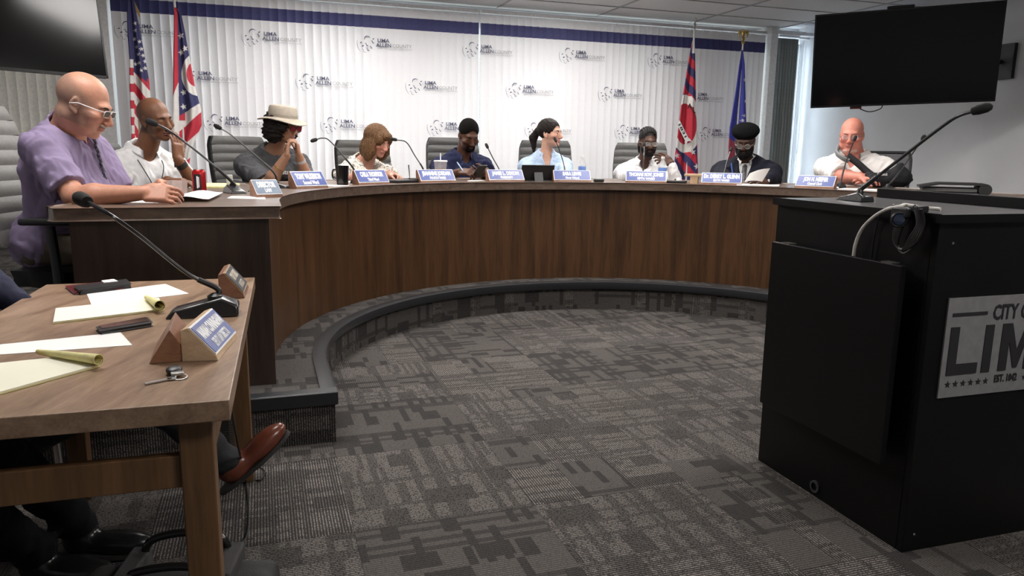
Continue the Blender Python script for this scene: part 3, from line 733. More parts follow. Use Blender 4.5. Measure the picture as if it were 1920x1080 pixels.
# on the podium: long boom to the right
pb = pp(.10, .60, PH)
ptip = aty(1838, 204, 2.05)
pbm = atz(1600, 372, PH + .0)
pm_base = pp(.10, .55, PH)
pmb = atz(1603, 377, PH); mic('podium_microphone', aty(1830, 207, pmb[1] - .30), [aty(x, y, pmb[1] - d_) for x, y, d_ in ((1612, 357, .01), (1640, 335, .05), (1700, 288, .13), (1768, 236, .22), (1798, 217, .26))], pmb, math.atan2(-PU[1], -PU[0]), 'long gooseneck microphone leaning over the podium to the upper right', .95, .13, .0060, wsize=1.25)
# dais microphones: (tip px, bend px, base px)
def dz(px, py, z=HT): return atz(px, py, z)
def rim(px, inset, z=HT):            # a point on the dais top, inset from its inner edge, seen in a pixel column
    Y = ring(px, RI + inset); q = aty(px, 300, Y); q[2] = z; return q
def mic_on_dais(tip, bends, basepx, inset, label, tin, size=1.):
    b = rim(basepx, inset); Yt = ring(tip[0], RI + tin)
    q = aty(*tip, Yt); n = len(bends); bs = []
    for i, (x, y) in enumerate(bends):
        f_ = (i + 1) / (n + 1); bs.append(aty(x, y, b[1] * (1 - f_) + Yt * f_))
    d = unit(b[:2] - CC); a = math.atan2(d[1], d[0]) 
    return mic('dais_microphone', q, bs, b, a, label, size, group='gooseneck microphones on the dais')
GN = 'gooseneck microphones on the dais'
mic_on_dais((412, 240), [(512, 322), (468, 282), (432, 252)], 522, .22, 'gooseneck microphone before the person in the sun hat', .55)
mic_on_dais((592, 262), [(664, 318), (640, 288), (617, 263), (604, 259)], 672, .2, 'gooseneck microphone arching left before the person in the floral blouse', .35)
mic_on_dais((742, 262), [(793, 316), (778, 292), (762, 267)], 799, .2, 'gooseneck microphone between the floral blouse and the navy polo', .35)
mic_on_dais((914, 276), [(936, 318), (925, 298)], 940, .2, 'gooseneck microphone right of the person in the navy polo', .4)
mic_on_dais((1042, 264), [(1058, 312), (1050, 285)], 1061, .2, 'gooseneck microphone before the mouth of the ponytailed woman', .42)
mic_on_dais((1208, 272), [(1207, 300), (1208, 285)], 1207, .2, 'gooseneck microphone before the person in the white dress shirt', .42)
mic_on_dais((1370, 282), [(1359, 320), (1364, 300)], 1357, .2, 'gooseneck microphone before the person in the dark suit', .45)
mic_on_dais((1602, 262), [(1582, 318), (1591, 290)], 1578, .25, 'gooseneck microphone before the bald man at the right end', .5)
mic_on_dais((1730, 260), [(1690, 318), (1715, 282)], 1667, .22, 'gooseneck microphone between the bald man and the black binder', .1)
# second person's: big one at the near left
bq = dz(440, 362)
mic('dais_microphone', aty(290, 232, bq[1] - .25), [aty(436, 342, bq[1] + .0), aty(390, 301, bq[1] - .06), aty(345, 265, bq[1] - .12), aty(312, 242, bq[1] - .2)], bq, 2.2, 'gooseneck microphone before the man in the white polo', 1.25, .13, group=GN)
# ================================================================== COUNSEL TABLE
M_tab = wood('oak_laminate', (.19, .112, .068), (.40, .270, .182), (12, 2.0, 12), .30, rot=-.30)
M_leg = wood('oak_frame', (.105, .054, .023), (.22, .118, .054), (9, 9, .8), .4)
TA = np.array([-.520, 1.311]); TB = np.array([-.926, 2.632]); TU = unit(TB - TA); TV = np.array([-TU[1], TU[0]]); TLn = np.linalg.norm(TB - TA); TW = .66
def tp(a, b, z=.74): q = TA + TV * a + TU * b; return np.array([q[0], q[1], z])      # a to the left, b away
RT = np.stack([np.array([*TV, 0]), np.array([*TU, 0]), np.array([0, 0, 1.])], 1)
tab = thing('counsel_table', 'small walnut table with square legs at the lower left', 'table', tp(TW / 2, TLn / 2, 0))
def tbox(name, a0, a1, b0, b1, z0, z1, m, bev=.002): return MB().box(tp((a0 + a1) / 2, (b0 + b1) / 2, (z0 + z1) / 2), (abs(a1 - a0) / 2, abs(b1 - b0) / 2, (z1 - z0) / 2), RT).build(name, m, tab, bevel=bev, smooth=False)
tbox('tabletop', 0, TW, 0, TLn, .700, .74, M_tab)
for a in (.035, TW - .095):
    for b in (.03, TLn - .09): tbox('leg', a, a + .06, b, b + .06, 0, .699, M_leg, .003)
tbox('apron', .096, TW - .096, .04, .062, .56, .625, M_leg); tbox('apron', .096, TW - .096, TLn - .062, TLn - .04, .60, .699, M_leg)
tbox('apron', .04, .06, .092, TLn - .092, .60, .699, M_leg); tbox('apron', TW - .06, TW - .04, .092, TLn - .092, .60, .699, M_leg)
# ---- nameplates
M_blk = wood('nameplate_wood', (.17, .075, .045), (.33, .17, .11), (6, 6, 14), .35); M_blkl = wood('pale_nameplate_wood', (.50, .33, .19), (.72, .54, .36), (7, 7, 20), .4)
M_bl = mat('blue_plate', (.055, .085, .30), .35); M_dk = mat('engraved_plate', (.06, .062, .068), .3, .4); M_pl = mat('white_lettering', (.85, .85, .86), .5)
M_slate = mat('slate_plate', (.16, .20, .27), .35, .3)
def nameplate(c, wdir, W_, H_, lines, label, plate=M_bl, wd=M_blk, depth=.075, frame=M_white, top=.016, fill=.55, ink=None):
    """wooden wedge: front face slopes back; c = middle of the front bottom edge, wdir = left-to-right as read"""
    ex = unit(np.array([*wdir[:2], 0])); back = np.cross((0, 0, 1), ex); up = np.array([0, 0, 1.]); c = np.array(c, float)
    back = back                                     # points away from the reader
    t = thing('nameplate', label, 'nameplate', c + back * depth / 2, 'nameplates')
    pr = [(0, 0), (depth, 0), (depth, H_ * .92), (depth - top, H_), (0.004, .012)]
    m = MB(); n = len(pr); vs = [c + ex * x * W_ / 2 + back * a + up * z for x in (-1, 1) for a, z in pr]
    m.add(vs, [tuple(range(n)), tuple(range(n, 2 * n))[::-1]] + [(i, n + i, n + (i + 1) % n, (i + 1) % n) for i in range(n)])
    m.build('wood_block', wd, t, bevel=.0015, smooth=False)
    a0 = c + back * .004 + up * .012; a1 = c + back * (depth - top) + up * H_; ey = unit(a1 - a0); Lh = np.linalg.norm(a1 - a0); nn = np.cross(ex, ey)
    mid_ = (a0 + a1) / 2; R3 = np.stack([ex, ey, nn], 1)
    MB().box(mid_ + nn * .0014, (W_ / 2 * .985, Lh / 2 * .97, .001), R3).build('plate_frame', frame, t, smooth=False)
    pl = MB().box(mid_ + nn * .0030, (W_ / 2 * .955, Lh / 2 * .88, .0008), R3).build('plate', plate, t, smooth=False)
    tx = MB()
    for k, (s, hgt, yy, ww) in enumerate(lines):
        place_text(tx, s, mid_ + ey * Lh * (yy - .5 * hgt), ex, ey, Lh * hgt / .70, W_ * ww, off=.0040, bold=Lh * .02 * (1.4 if k == 0 else .6), extr=.0003)
    tx.build('lettering', ink or M_pl, pl, smooth=False)
    return t
def on_rim(px, py, W_, H_, lines, label, inset=.03, yaw=0, **k):
    q = rim(px, inset); d = unit(q[:2] - CC); ex = np.array([d[1], -d[0], 0]); ex = rz(yaw) @ ex
    return nameplate(q, ex, W_, H_, lines, label, **k)
on_rim(585, 355, .215, .098, [('TONY WILKERSON', .34, .14, .78), ('Second Ward', .24, -.26, .48)], 'blue nameplate on wood before the person in the sun hat', .04, yaw=-.5, depth=.09)
on_rim(702, 345, .255, .095, [('CARLA THOMPSON', .34, .14, .72), ('Third Ward', .22, -.26, .36)], 'blue nameplate on wood before the person in the floral blouse', .04, yaw=-.16)
on_rim(823, 343, .30, .092, [('JEANNINE JORDAN', .32, .14, .80), ('FOURTH WARD', .22, -.26, .45)], 'blue nameplate on wood before the iced drink', .04, yaw=-.05)
on_rim(952, 341, .30, .090, [('JAMIE L. DIXON', .32, .14, .76), ('PRESIDENT', .22, -.26, .34)], 'blue nameplate left of the black tablet', .04, yaw=.03)
on_rim(1075, 341, .30, .088, [('SARA LEWIS', .34, .14, .50), ('First Ward', .20, -.28, .36)], 'pale blue nameplate right of the black tablet', .04, yaw=.0)
on_rim(1213, 342, .32, .090, [('THOMAS M.W. JONES', .32, .14, .84), ('FIFTH WARD', .22, -.26, .42)], 'blue nameplate on wood before the person in the white dress shirt', .04)
on_rim(1355, 347, .30, .088, [('Dr. DERRY L. GLENN', .36, .14, .88), ('SIXTH WARD', .22, -.26, .40)], 'blue nameplate before the person in the dark suit', .04, yaw=.15)
on_rim(1530, 352, .27, .088, [('JON H. NEEPER', .34, .14, .64), ('Council Clerk', .22, -.26, .38)], 'blue nameplate before the bald man at the right end', .04, yaw=.1)
q = dz(507, 370); nameplate(q, rz(.35) @ np.array([*WD, 0]), .125, .080, [('DIRECTOR', .34, .14, .70), ('LAW', .24, -.24, .26)], 'small slate-coloured nameplate on a wood wedge at the dais corner', M_slate, M_blk, .10)
# wooden stand next to the suit's nameplate
q = rim(1304, .12); ws = thing('gavel_stand', 'pale wooden T-shaped stand left of the suited man\'s nameplate', 'wooden stand', q)
d_ = unit(q[:2] - CC); ex_ = np.array([d_[1], -d_[0], 0]); R3 = np.stack([ex_, np.array([*d_, 0]), np.array([0, 0, 1.])], 1)
MB().box(q + np.array([0, 0, .028]), (.03, .03, .028), R3).build('post', M_blkl, ws, bevel=.003); MB().box(q + np.array([0, 0, .066]), (.075, .035, .0095), R3).build('top_bar', M_blkl, ws, bevel=.003)
# table nameplates read from the right
def tq(px, py): return atz(px, py, .74)
e1, e2 = tq(408, 678), tq(447, 632)
nameplate((e1 + e2) / 2, e2 - e1, .205, .075, [('MARIAH CUNNINGHAM', .30, .16, .86), ('DEPUTY LAW DIRECTOR', .26, -.24, .62)], 'blue nameplate on pale wood at the table edge', M_bl, M_blkl, .075)
e1, e2 = tq(458, 563), tq(468, 535)
nameplate((e1 + e2) / 2, e2 - e1, .19, .080, [('TONY GEIGER', .26, .16, .66), ('LAW DIRECTOR', .20, -.24, .5)], 'dark engraved nameplate with gold border at the far table corner', M_dk, M_blk, .075, frame=mat('gold_trim', (.5, .38, .2), .35, .6), ink=mat('gold_ink', (.5, .45, .36), .4))
# triangular wood block
q0, q1_ = tq(285, 683), tq(330, 605)
tri = MB(); a_, b_ = tq(279, 683), tq(364, 676); ax_ = unit(tq(375, 612) - tq(364, 676)); ln = .19; w_ = np.linalg.norm(b_ - a_)
vs = [p + ax_ * l for l in (0, ln) for p in (a_, b_, (a_ + b_) / 2 + np.array([0, 0, .072]))]
tri.add(vs, [(0, 2, 1), (3, 4, 5), (0, 1, 4, 3), (1, 2, 5, 4), (2, 0, 3, 5)])
tri.build('triangular_block', wood('reddish_wood', (.20, .085, .045), (.36, .18, .10), (5, 5, 12), .35), bevel=.002, smooth=False, props=P('reddish-brown triangular wooden nameplate block seen from behind', 'nameplate'))
# ---- papers, pads
M_pap = mat('paper', (.90, .89, .87), .8, noise=(3, .01)); M_yel = mat('yellow_paper', (.80, .74, .36), .8); M_pad = mat('lit_pad_paper', (.88, .86, .70), .8, noise=(3, .01)); M_pink = mat('pinkish_paper', (.72, .60, .56), .8)  # pad paper is yellow too, paled for strong light on the top page
def sheet(corners, label, z=.0008, name='paper', m=M_pap, th=.0012, lift=None, cat='paper', n=10, props=True, seed=0):
    a, b, c, d = [np.array(q) for q in corners]; rg = random.Random(seed); P_ = np.zeros((n, n, 3))
    for i in range(n):
        for j in range(n):
            u, v = i / (n - 1), j / (n - 1); p = (a * (1 - u) + b * u) * (1 - v) + (d * (1 - u) + c * u) * v
            P_[i, j] = p + np.array([0, 0, z + (lift(u, v) if lift else 0)])
    m_ = MB().grid(P_, th); return m_.build(name, m, props=P(label, cat))
T_ = tq
sheet([T_(163, 552), T_(310, 533), T_(354, 551), T_(172, 573)], 'white paper on the table behind the first yellow pad')
sheet([T_(-30, 650), T_(226, 624), T_(248, 648), T_(-30, 668)], 'white paper under the black phone on the near table')
def pad(corners, label, roll, rollr, thick=.006):
    a, b, c, d = [np.array(q) for q in corners]; t = thing('legal_pad', label, 'notepad', (a + b + c + d) / 4, 'yellow legal pads')
    n = 12; P_ = np.array([[(a * (1 - u) + b * u) * (1 - v) + (d * (1 - u) + c * u) * v + np.array([0, 0, thick / 2 + .0005]) for v in np.linspace(0, 1, 6)] for u in np.linspace(0, 1, n)])
    MB().grid(P_, thick).build('pad', M_pad, t)
    # a narrower yellow block under the top page, and the used sheets rolled up along the bound edge
    P2 = P_ - np.array([0, 0, thick * .35]); cen = P2.mean((0, 1)); P2 = cen + (P2 - cen) * 1.006; P2[:, :, 2] = P_[:, :, 2] - thick * .25
    MB().grid(P2, thick * .5).build('yellow_pages', M_yel, t)
    A_, B_ = [np.array(q) for q in roll]; ax = unit(B_ - A_); sd = np.cross(ax, (0, 0, 1)); G = []
    for k in range(22):
        an = -PI * .55 + k / 21 * PI * 2.5; row = []
        for v_ in np.linspace(0, 1, 7):
            rr = rollr * (1 - .55 * v_) * (1 - .35 * k / 21); row.append(A_ + (B_ - A_) * v_ + sd * math.cos(an) * rr + np.array([0, 0, thick + .001 + rollr * (1 - .55 * v_) + math.sin(an) * rr]))
        G.append(row)
    MB().grid(np.array(G), .0014).build('rolled_sheets', M_yel, t)
pad([T_(100, 608), T_(308, 583), T_(298, 562), T_(105, 582)], 'yellow legal pad with curled top beyond the black phone', (T_(300, 588), T_(275, 566)), .016)
pad([T_(-40, 752), T_(188, 688), T_(170, 668), T_(-40, 690)], 'yellow legal pad with rolled sheets at the near table edge', (T_(186, 692), T_(72, 670)), .013)
def flatbox(name, px4, h, m, label, cat, par=None, z=None, bev=.003):
    q = [atz(*p, z if z is not None else .74) for p in px4]; mb = MB(); vs = [p + np.array([0, 0, .0005]) for p in q] + [p + np.array([0, 0, h]) for p in q]
    mb.add(vs, [(0, 3, 2, 1)[::-1], (4, 5, 6, 7)[::-1], (0, 1, 5, 4), (1, 2, 6, 5), (2, 3, 7, 6), (3, 0, 4, 7)]); return mb.build(name, m, par, bevel=bev, smooth=False, props=P(label, cat) if label else None)
ph = thing('phone', 'black smartphone lying on the table between the two pads', 'phone', tq(232, 613))
flatbox('case', [(182, 620), (190, 628), (285, 612), (276, 602)], .010, M_black, None, None, ph); flatbox('screen', [(186, 618), (192, 624), (281, 609), (274, 602)], .0112, mat('phone_glass', (.02, .02, .022), .08), None, None, ph, bev=0)
cs = thing('phone_case', 'dark red wallet case with a black phone at the far table edge', 'phone case', tq(185, 545))
flatbox('wallet', [(124, 540), (140, 553), (232, 543), (218, 529)], .007, mat('dark_red_leather', (.11, .012, .015), .35), None, None, cs)
flatbox('phone', [(140, 545), (150, 553), (246, 541), (236, 532)], .016, M_black, None, None, cs); flatbox('card', [(191, 536), (196, 540), (222, 537), (214, 533)], .0185, M_pap, None, None, cs, bev=0)
# keys
ky = thing('key_bunch', 'car key fob with ring and key by the table edge', 'keys', tq(315, 708))
fk = Field(tq(330, 700) - .05, tq(330, 700) + .05, .0018); fk.ell(tq(327, 700) + np.array([0, 0, .008]), (.016, .024, .008), rz(.3), .002); v_, f_ = fk.mesh(); link_mesh('fob', v_, f_, M_black, ky)
rr = tq(339, 710) + np.array([0, 0, .003]); MB().tube([rr + np.array([.012 * math.cos(a), .012 * math.sin(a), .002 * math.sin(a)]) for a in np.linspace(0, 2 * PI, 20)], .0013, 6, False).build('ring', M_steel, ky)
ka, kb = tq(272, 722) + np.array([0, 0, .003]), tq(322, 712) + np.array([0, 0, .003]); kd = unit(kb - ka); kn = np.cross(kd, (0, 0, 1)); kk = MB(); kk.box((ka + kb) / 2, (np.linalg.norm(kb - ka) / 2, .0045, .0011), np.stack([kd, kn, np.array([0, 0, 1.])], 1)).lathe([(.009, -.0011), (.009, .0011)], kb, None, 14)
kk.build('key', M_steel, ky)
MB().box(rr + np.array([-.012, .012, .004]), (.012, .008, .003), rz(.5)).build('charm', M_steel, ky, bevel=.001)
# table microphone
tb_ = tq(385, 590); mic('table_microphone', aty(160, 377, 1.95), [tb_ + np.array([.03, .02, .07]), aty(350, 512, tb_[1] - .02), aty(262, 442, tb_[1] - .08), aty(205, 402, tb_[1] - .14)], tb_, math.atan2(TV[1], TV[0]) + PI, 'gooseneck microphone on the near table leaning left', 1.5, .12, .0036)
# ================================================================== THINGS ON THE DAIS
can = dz(375, 363); t = thing('soda_can', 'red and black soda can on the dais before the white polo', 'can', can)
kz = 1.0
M_red = mat('can_red', (.42, .012, .016), .25, .5); M_alu = mat('aluminium', (.75, .75, .76), .25, 1)
MB().lathe([(.024, .001), (.031, .008), (.033, .012)], can, None, 28).build('base_rim', M_alu, t)
MB().lathe([(.033, .0121), (.033, .104), (.030, .112), (.0265, .119)], can, None, 28, cap=False).build('can_body', M_red, t)
MB().lathe([(.0265, .1191), (.0268, .122), (.0245, .1215), (.024, .118), (.001, .118)], can, None, 28, cap=False).build('lid', M_alu, t)
lb = MB(); vv = []
for k in range(10):
    a = -2.0 + k * .12
    for z in (.018, .098): vv.append(can + np.array([.0334 * math.cos(a), .0334 * math.sin(a), z]))
lb.add(vv, [(2 * k, 2 * k + 2, 2 * k + 3, 2 * k + 1) for k in range(9)]); lb.build('black_label', mat('label_black', (.015, .012, .014), .3), t)
MB().box(can + rz(-1.45) @ np.array([.034, 0, .058]), (.0006, .003, .03), rz(-1.45)).box(can + rz(-1.25) @ np.array([.034, 0, .058]), (.0006, .002, .026), rz(-1.25)).build('white_print', M_pl, t)
q = rim(641, .12); mg = thing('coffee_mug', 'black mug on the dais between the hat wearer and the floral blouse', 'mug', q)
MB().lathe([(.030, 0), (.036, .004), (.043, .125), (.040, .125), (.034, .01), (.001, .008)], q, None, 28, cap=False).build('cup', mat('black_glaze', (.006, .006, .007), .18), mg)
MB().tube(smooth_path([q + rz(3.0) @ np.array(a) for a in ((.038, 0, .10), (.062, 0, .095), (.066, 0, .05), (.037, 0, .03))], 8), .005, 8).build('handle', MATS['black_glaze'], mg)
q = rim(826, .20); ic = thing('iced_drink', 'clear plastic cup of iced tea with a straw', 'drink', q)
M_clr = mat('clear_plastic', (.80, .82, .84), .12, alpha=.42); M_tea = mat('iced_tea', (.34, .14, .05), .25)
MB().lathe([(.034, 0), (.049, .145), (.0475, .145), (.033, .003), (.001, .003)], q, None, 28, cap=False).build('cup', mat('thin_clear_plastic', (.85, .85, .86), .12, alpha=.2), ic)
MB().lathe([(.031, .004), (.0415, .098), (.001, .098)], q, None, 28, cap=False).build('tea', M_tea, ic)
MB().lathe([(.051, .145), (.052, .151), (.049, .157), (.006, .158)], q, None, 28, cap=False).build('lid', M_white, ic); MB().tube([q + np.array([0, 0, .02]), q + np.array([0, 0, .21])], .0038, 8).build('straw', M_white, ic)
def bottle(px, inset, label, w=.031):
    q = rim(px, inset); t = thing('water_bottle', label, 'bottle', q, 'water bottles')
    MB().lathe([(.026, 0), (w, .006), (w * .93, .045), (w, .06), (w, .12), (w * .9, .145), (.013, .175), (.013, .19)], q, None, 24, cap=False).build('bottle', M_clr, t)
    MB().lathe([(w + .0006, .062), (w + .0006, .118)], q, None, 24, cap=False).build('label', mat('bottle_label', (.18, .32, .75), .4), t)
    MB().lathe([(.0145, .186), (.0145, .202), (.012, .204)], q, None, 18).build('cap', M_white, t); return t
bottle(1092, .26, 'water bottle with blue label beside the ponytailed woman'); bottle(1243, .15, 'small water bottle before the person in the white dress shirt', .033)
q = rim(1010, .10); tbk = thing('tablet', 'black tablet propped on a stand facing the ponytailed woman', 'tablet', q)
d_ = unit(q[:2] - CC); R3 = np.stack([np.array([d_[1], -d_[0], 0]), np.array([*d_, 0]), np.array([0, 0, 1.])], 1); tilt = rot('X', .28)
MB().box(q + R3 @ np.array([0, .02, .068]), (.135, .006, .062), R3 @ tilt).build('tablet_body', M_black, tbk, bevel=.004); MB().box(q + R3 @ np.array([0, -.01, .035]), (.035, .003, .037), R3 @ rot('X', -.35)).build('kickstand', MATS['dark_grey_plastic'], tbk)
MB().box(q + R3 @ np.array([0, .03, .004]), (.12, .05, .004), R3).build('stand_base', M_black, tbk, bevel=.002)
def item(px, inset, hf, m, name, label, cat, yaw=0, props=True, bev=.004, z=0):
    q = rim(px, inset); d = unit(q[:2] - CC); R3 = rz(yaw) @ np.stack([np.array([d[1], -d[0], 0]), np.array([*d, 0]), np.array([0, 0, 1.])], 1)
    return MB().box(q + np.array([0, 0, hf[2] + .0005 + z]), hf, R3).build(name, m, bevel=bev, smooth=False, props=P(label, cat))
item(1124, .06, (.042, .022, .013), M_black, 'eyeglass_case', 'small black case on the dais right of the ponytailed woman\'s nameplate', 'case', bev=.011)
item(752, .16, (.12, .085, .010), M_black, 'laptop', 'closed black laptop before the floral blouse', 'laptop', .1)
item(793, .15, (.09, .07, .014), mat('black_leather', (.012, .012, .013), .45, bump=(300, .3)), 'portfolio', 'black leather portfolio left of the iced drink nameplate', 'folder', -.1)
item(1268, .14, (.085, .06, .009), M_black, 'folder', 'black folder on the dais right of the small water bottle', 'folder', -.1)
item(688, .30, (.10, .14, .002), M_pap, 'paper', 'white paper under the mug\'s right side', 'paper', .2, bev=0)
item(612, .12, (.08, .11, .002), M_pap, 'paper', 'white paper before the person in the sun hat', 'paper', .1, bev=0)
item(893, .16, (.06, .03, .003), M_pap, 'paper', 'small white note before the navy polo', 'paper', .1, bev=0)
item(1425, .14, (.15, .10, .003), M_pap, 'paper', 'stack of white paper before the suited man', 'paper', .2, bev=0)
for a, b, c in ((1620, .12, 'white paper before the bald man at the right end'), (1690, .16, 'white paper stack between the bald man and the binder')): item(a, b, (.13, .10, .003), M_pap, 'paper', c, 'paper', .3, bev=0)
def dsheet(px4, label, m=M_pap, lift=None, z=.001, name='paper', cat='paper'): return sheet([dz(*p) for p in px4], label, z, name=name, m=m, lift=lift, cat=cat)
dsheet([(168, 379), (300, 381), (322, 373), (200, 372)], 'white paper at the near end of the dais, left of the curled sheet')
dsheet([(300, 378), (392, 379), (418, 366), (335, 366)], 'curled white sheet on the dais before the purple shirt', lift=lambda u, v: .016 * math.sin(PI * u) ** 2 + .01 * u, z=.0025)
dsheet([(426, 372), (498, 374), (496, 369), (434, 368)], 'small white paper slip beside the slate nameplate')
sheet([dz(385, 353), dz(440, 354), dz(450, 347), dz(388, 346)], 'white notepad with yellow edge beyond the soda can', z=.006, name='notepad', cat='notepad', m=M_yel, th=.01)
q = dz(455, 352); MB().box(q + np.array([-.12, .12, .035]), (.018, .012, .035), rz(.4)).build('charger_plug', mat('grey_plastic', (.42, .42, .43), .5), bevel=.004, props=P('small upright grey adapter behind the slate nameplate', 'adapter'))
MB().tube(smooth_path([dz(437, 352) + (0, 0, .004), dz(415, 347) + (0, 0, .006), dz(440, 345) + (0, 0, .02), dz(470, 349) + (0, 0, .01), dz(478, 356) + (0, 0, .004), dz(466, 360) + (0, 0, .004)], 8), .003, 7).build('desk_cable', M_cab, props=P('black cable looped behind the near dais microphone', 'cable'))
# binder at the right
q = rim(1785, .34); d_ = unit(q[:2] - CC); R3 = rz(.35) @ np.stack([np.array([d_[1], -d_[0], 0]), np.array([*d_, 0]), np.array([0, 0, 1.])], 1)
bd = thing('zip_binder', 'thick black zip binder on the dais beside the podium', 'binder', q)
ql = dz(1722, 360); qr = dz(1846, 362); Yb = ring(1785, RI + .25); A_, B_ = aty(1722, 358, Yb), aty(1846, 360, Yb - .15)
exb = unit(np.array([*(B_ - A_)[:2], 0])); exn = np.cross((0, 0, 1), exb); Rb = np.stack([exb, exn, np.array([0, 0, 1.])], 1); Wb = np.linalg.norm((B_ - A_)[:2])
cb_ = (A_ + B_) / 2; cb_[2] = HT
M_bag = mat('black_nylon', (.014, .014, .015), .5, bump=(400, .4))
MB().box(cb_ + Rb @ np.array([0, .10, .008]), (Wb / 2, .12, .007), Rb).build('lower_cover', M_bag, bd, bevel=.006)
MB().box(cb_ + Rb @ np.array([-.01, .10, .030]), (Wb / 2 - .03, .11, .012), Rb).build('pages', mat('dark_pages', (.10, .10, .10), .8), bd, bevel=.003)
g_ = np.array([[cb_ + Rb @ np.array([u * Wb / 2 * 1.0, v, .045 + .022 * min(1, (u + 1) * 1.6) - .004 * (u > .9)]) for v in np.linspace(-.03, .22, 5)] for u in np.linspace(-1, 1, 14)])
MB().grid(g_, .012).build('upper_cover', M_bag, bd)
MB().tube([cb_ + Rb @ np.array([Wb / 2, v, .036]) for v in (-.03, .22)], .036, 14).build('spine', M_bag, bd)
# loose glass beads of light on the top: small clear clips
for i, (px, ins) in enumerate(((860, .08), (1697, .06), (1705, .06))): pass
# ================================================================== TELEVISIONS
M_scr = mat('tv_screen', (.004, .004, .0045), .14, spec=.28); M_bez = mat('tv_bezel', (.006, .006, .0065), .35, spec=.3)
def tv(c00, c10, c11, c01, label, name='television'):    # corners bottom-left, bottom-right, top-right, top-left
    c = [np.array(q, float) for q in (c00, c10, c11, c01)]; m_ = sum(c) / 4; ex = unit(c[1] - c[0]); ey = unit((c[3] - c[0]) - ex * ((c[3] - c[0]) @ ex)); n = np.cross(ex, ey)
    W_ = np.linalg.norm(c[1] - c[0]); H_ = np.linalg.norm(c[3] - c[0]); R3 = np.stack([ex, ey, n], 1); t = thing(name, label, 'television', m_, 'wall televisions')
    MB().box(m_ - n * .02, (W_ / 2, H_ / 2, .018), R3).build('casing', M_bez, t, bevel=.004)
    MB().box(m_ - n * .0005, (W_ / 2 - .012, H_ / 2 - .014, .0012), R3).build('screen', M_scr, t, smooth=False)
    b = MB()
    for a, s, hx, hy in ((0, 1, W_ / 2, .006), (0, -1, W_ / 2, .008), (1, 0, .006, H_ / 2), (-1, 0, .006, H_ / 2)): b.box(m_ + ex * a * (W_ / 2 - .006) + ey * s * (H_ / 2 - .007), (hx, hy, .0035), R3)
    b.build('bezel', M_bez, t, smooth=False)
    MB().box(m_ - n * .055, (W_ * .3, H_ * .3, .018), R3).build('back_housing', M_bez, t, bevel=.008)
    return t, m_, R3, W_, H_
BL, TL_ = aty(1520, 203, 7.35), aty(1535, 28, 7.25); BR, TR_ = aty(1866, 190, 6.82), aty(1881, -1, 6.72)
t, m_, R3, W_, H_ = tv(BL, BR, TR_, TL_, 'large television on the right wall')
MB().box(m_ + R3 @ np.array([-.05, H_ / 2 + .012, -.03]), (.11, .014, .02), R3).build('top_camera_bar', M_bez, t, bevel=.008)
wq = room(SMAX, 0); 
wp = lambda z, n: room(SMAX - .02, n, z)
nn_ = -(m_[:2] - W0) @ WN
MB().tube([m_ + R3 @ np.array([.2, 0, -.07]), (m_ + R3 @ np.array([.2, 0, -.07]) + wp(m_[2], nn_)) / 2 + np.array([0, 0, 0.]), wp(m_[2], nn_ + .1)], .022, 8).build('wall_arm', M_black, t)
MB().box(wp(m_[2], nn_ + .1), (.02, .12, .16), RC).build('wall_bracket', M_black, t)
cc = BL * .62 + BR * .38
MB().tube(smooth_path([BL * .74 + BR * .26 + (0, 0, .01) - R3[:, 2] * .03, BL * .72 + BR * .28 - R3[:, 2] * .03 - (0, 0, .02), BL * .66 + BR * .34 - (0, 0, .055) - R3[:, 2] * .03, BL * .60 + BR * .40 - (0, 0, .03) - R3[:, 2] * .03, BL * .59 + BR * .41 + (0, 0, .01) - R3[:, 2] * .03], 6), .005, 6).build('hanging_cable', M_cab, t)
MB().box(BL * .74 + BR * .26 - (0, 0, .012) - R3[:, 2] * .03, (.05, .012, .012), R3).build('cable_plug', mat('dark_red_plastic', (.12, .02, .02), .4), t, bevel=.004)
ex2 = unit(np.array([.38, .53, 0])); Rr = aty(203, 147, 5.24); up2 = unit(np.array([.053 / .93 * 1.0, 0, .93]))
n2 = np.cross(ex2, (0, 0, 1)); up2 = unit(np.array([0, 0, 1.]) - n2 * .10); Bl2 = Rr - ex2 * 1.66
t, m_, R3, W_, H_ = tv(Bl2, Rr, Rr + up2 * .93, Bl2 + up2 * .93, 'large television at the upper left above the purple shirt')
q = m_ + R3 @ np.array([0, .1, -.09]); MB().tube([q, (q[0], q[1], CZ - .01)], .03, 10).build('ceiling_pole', M_black, t)
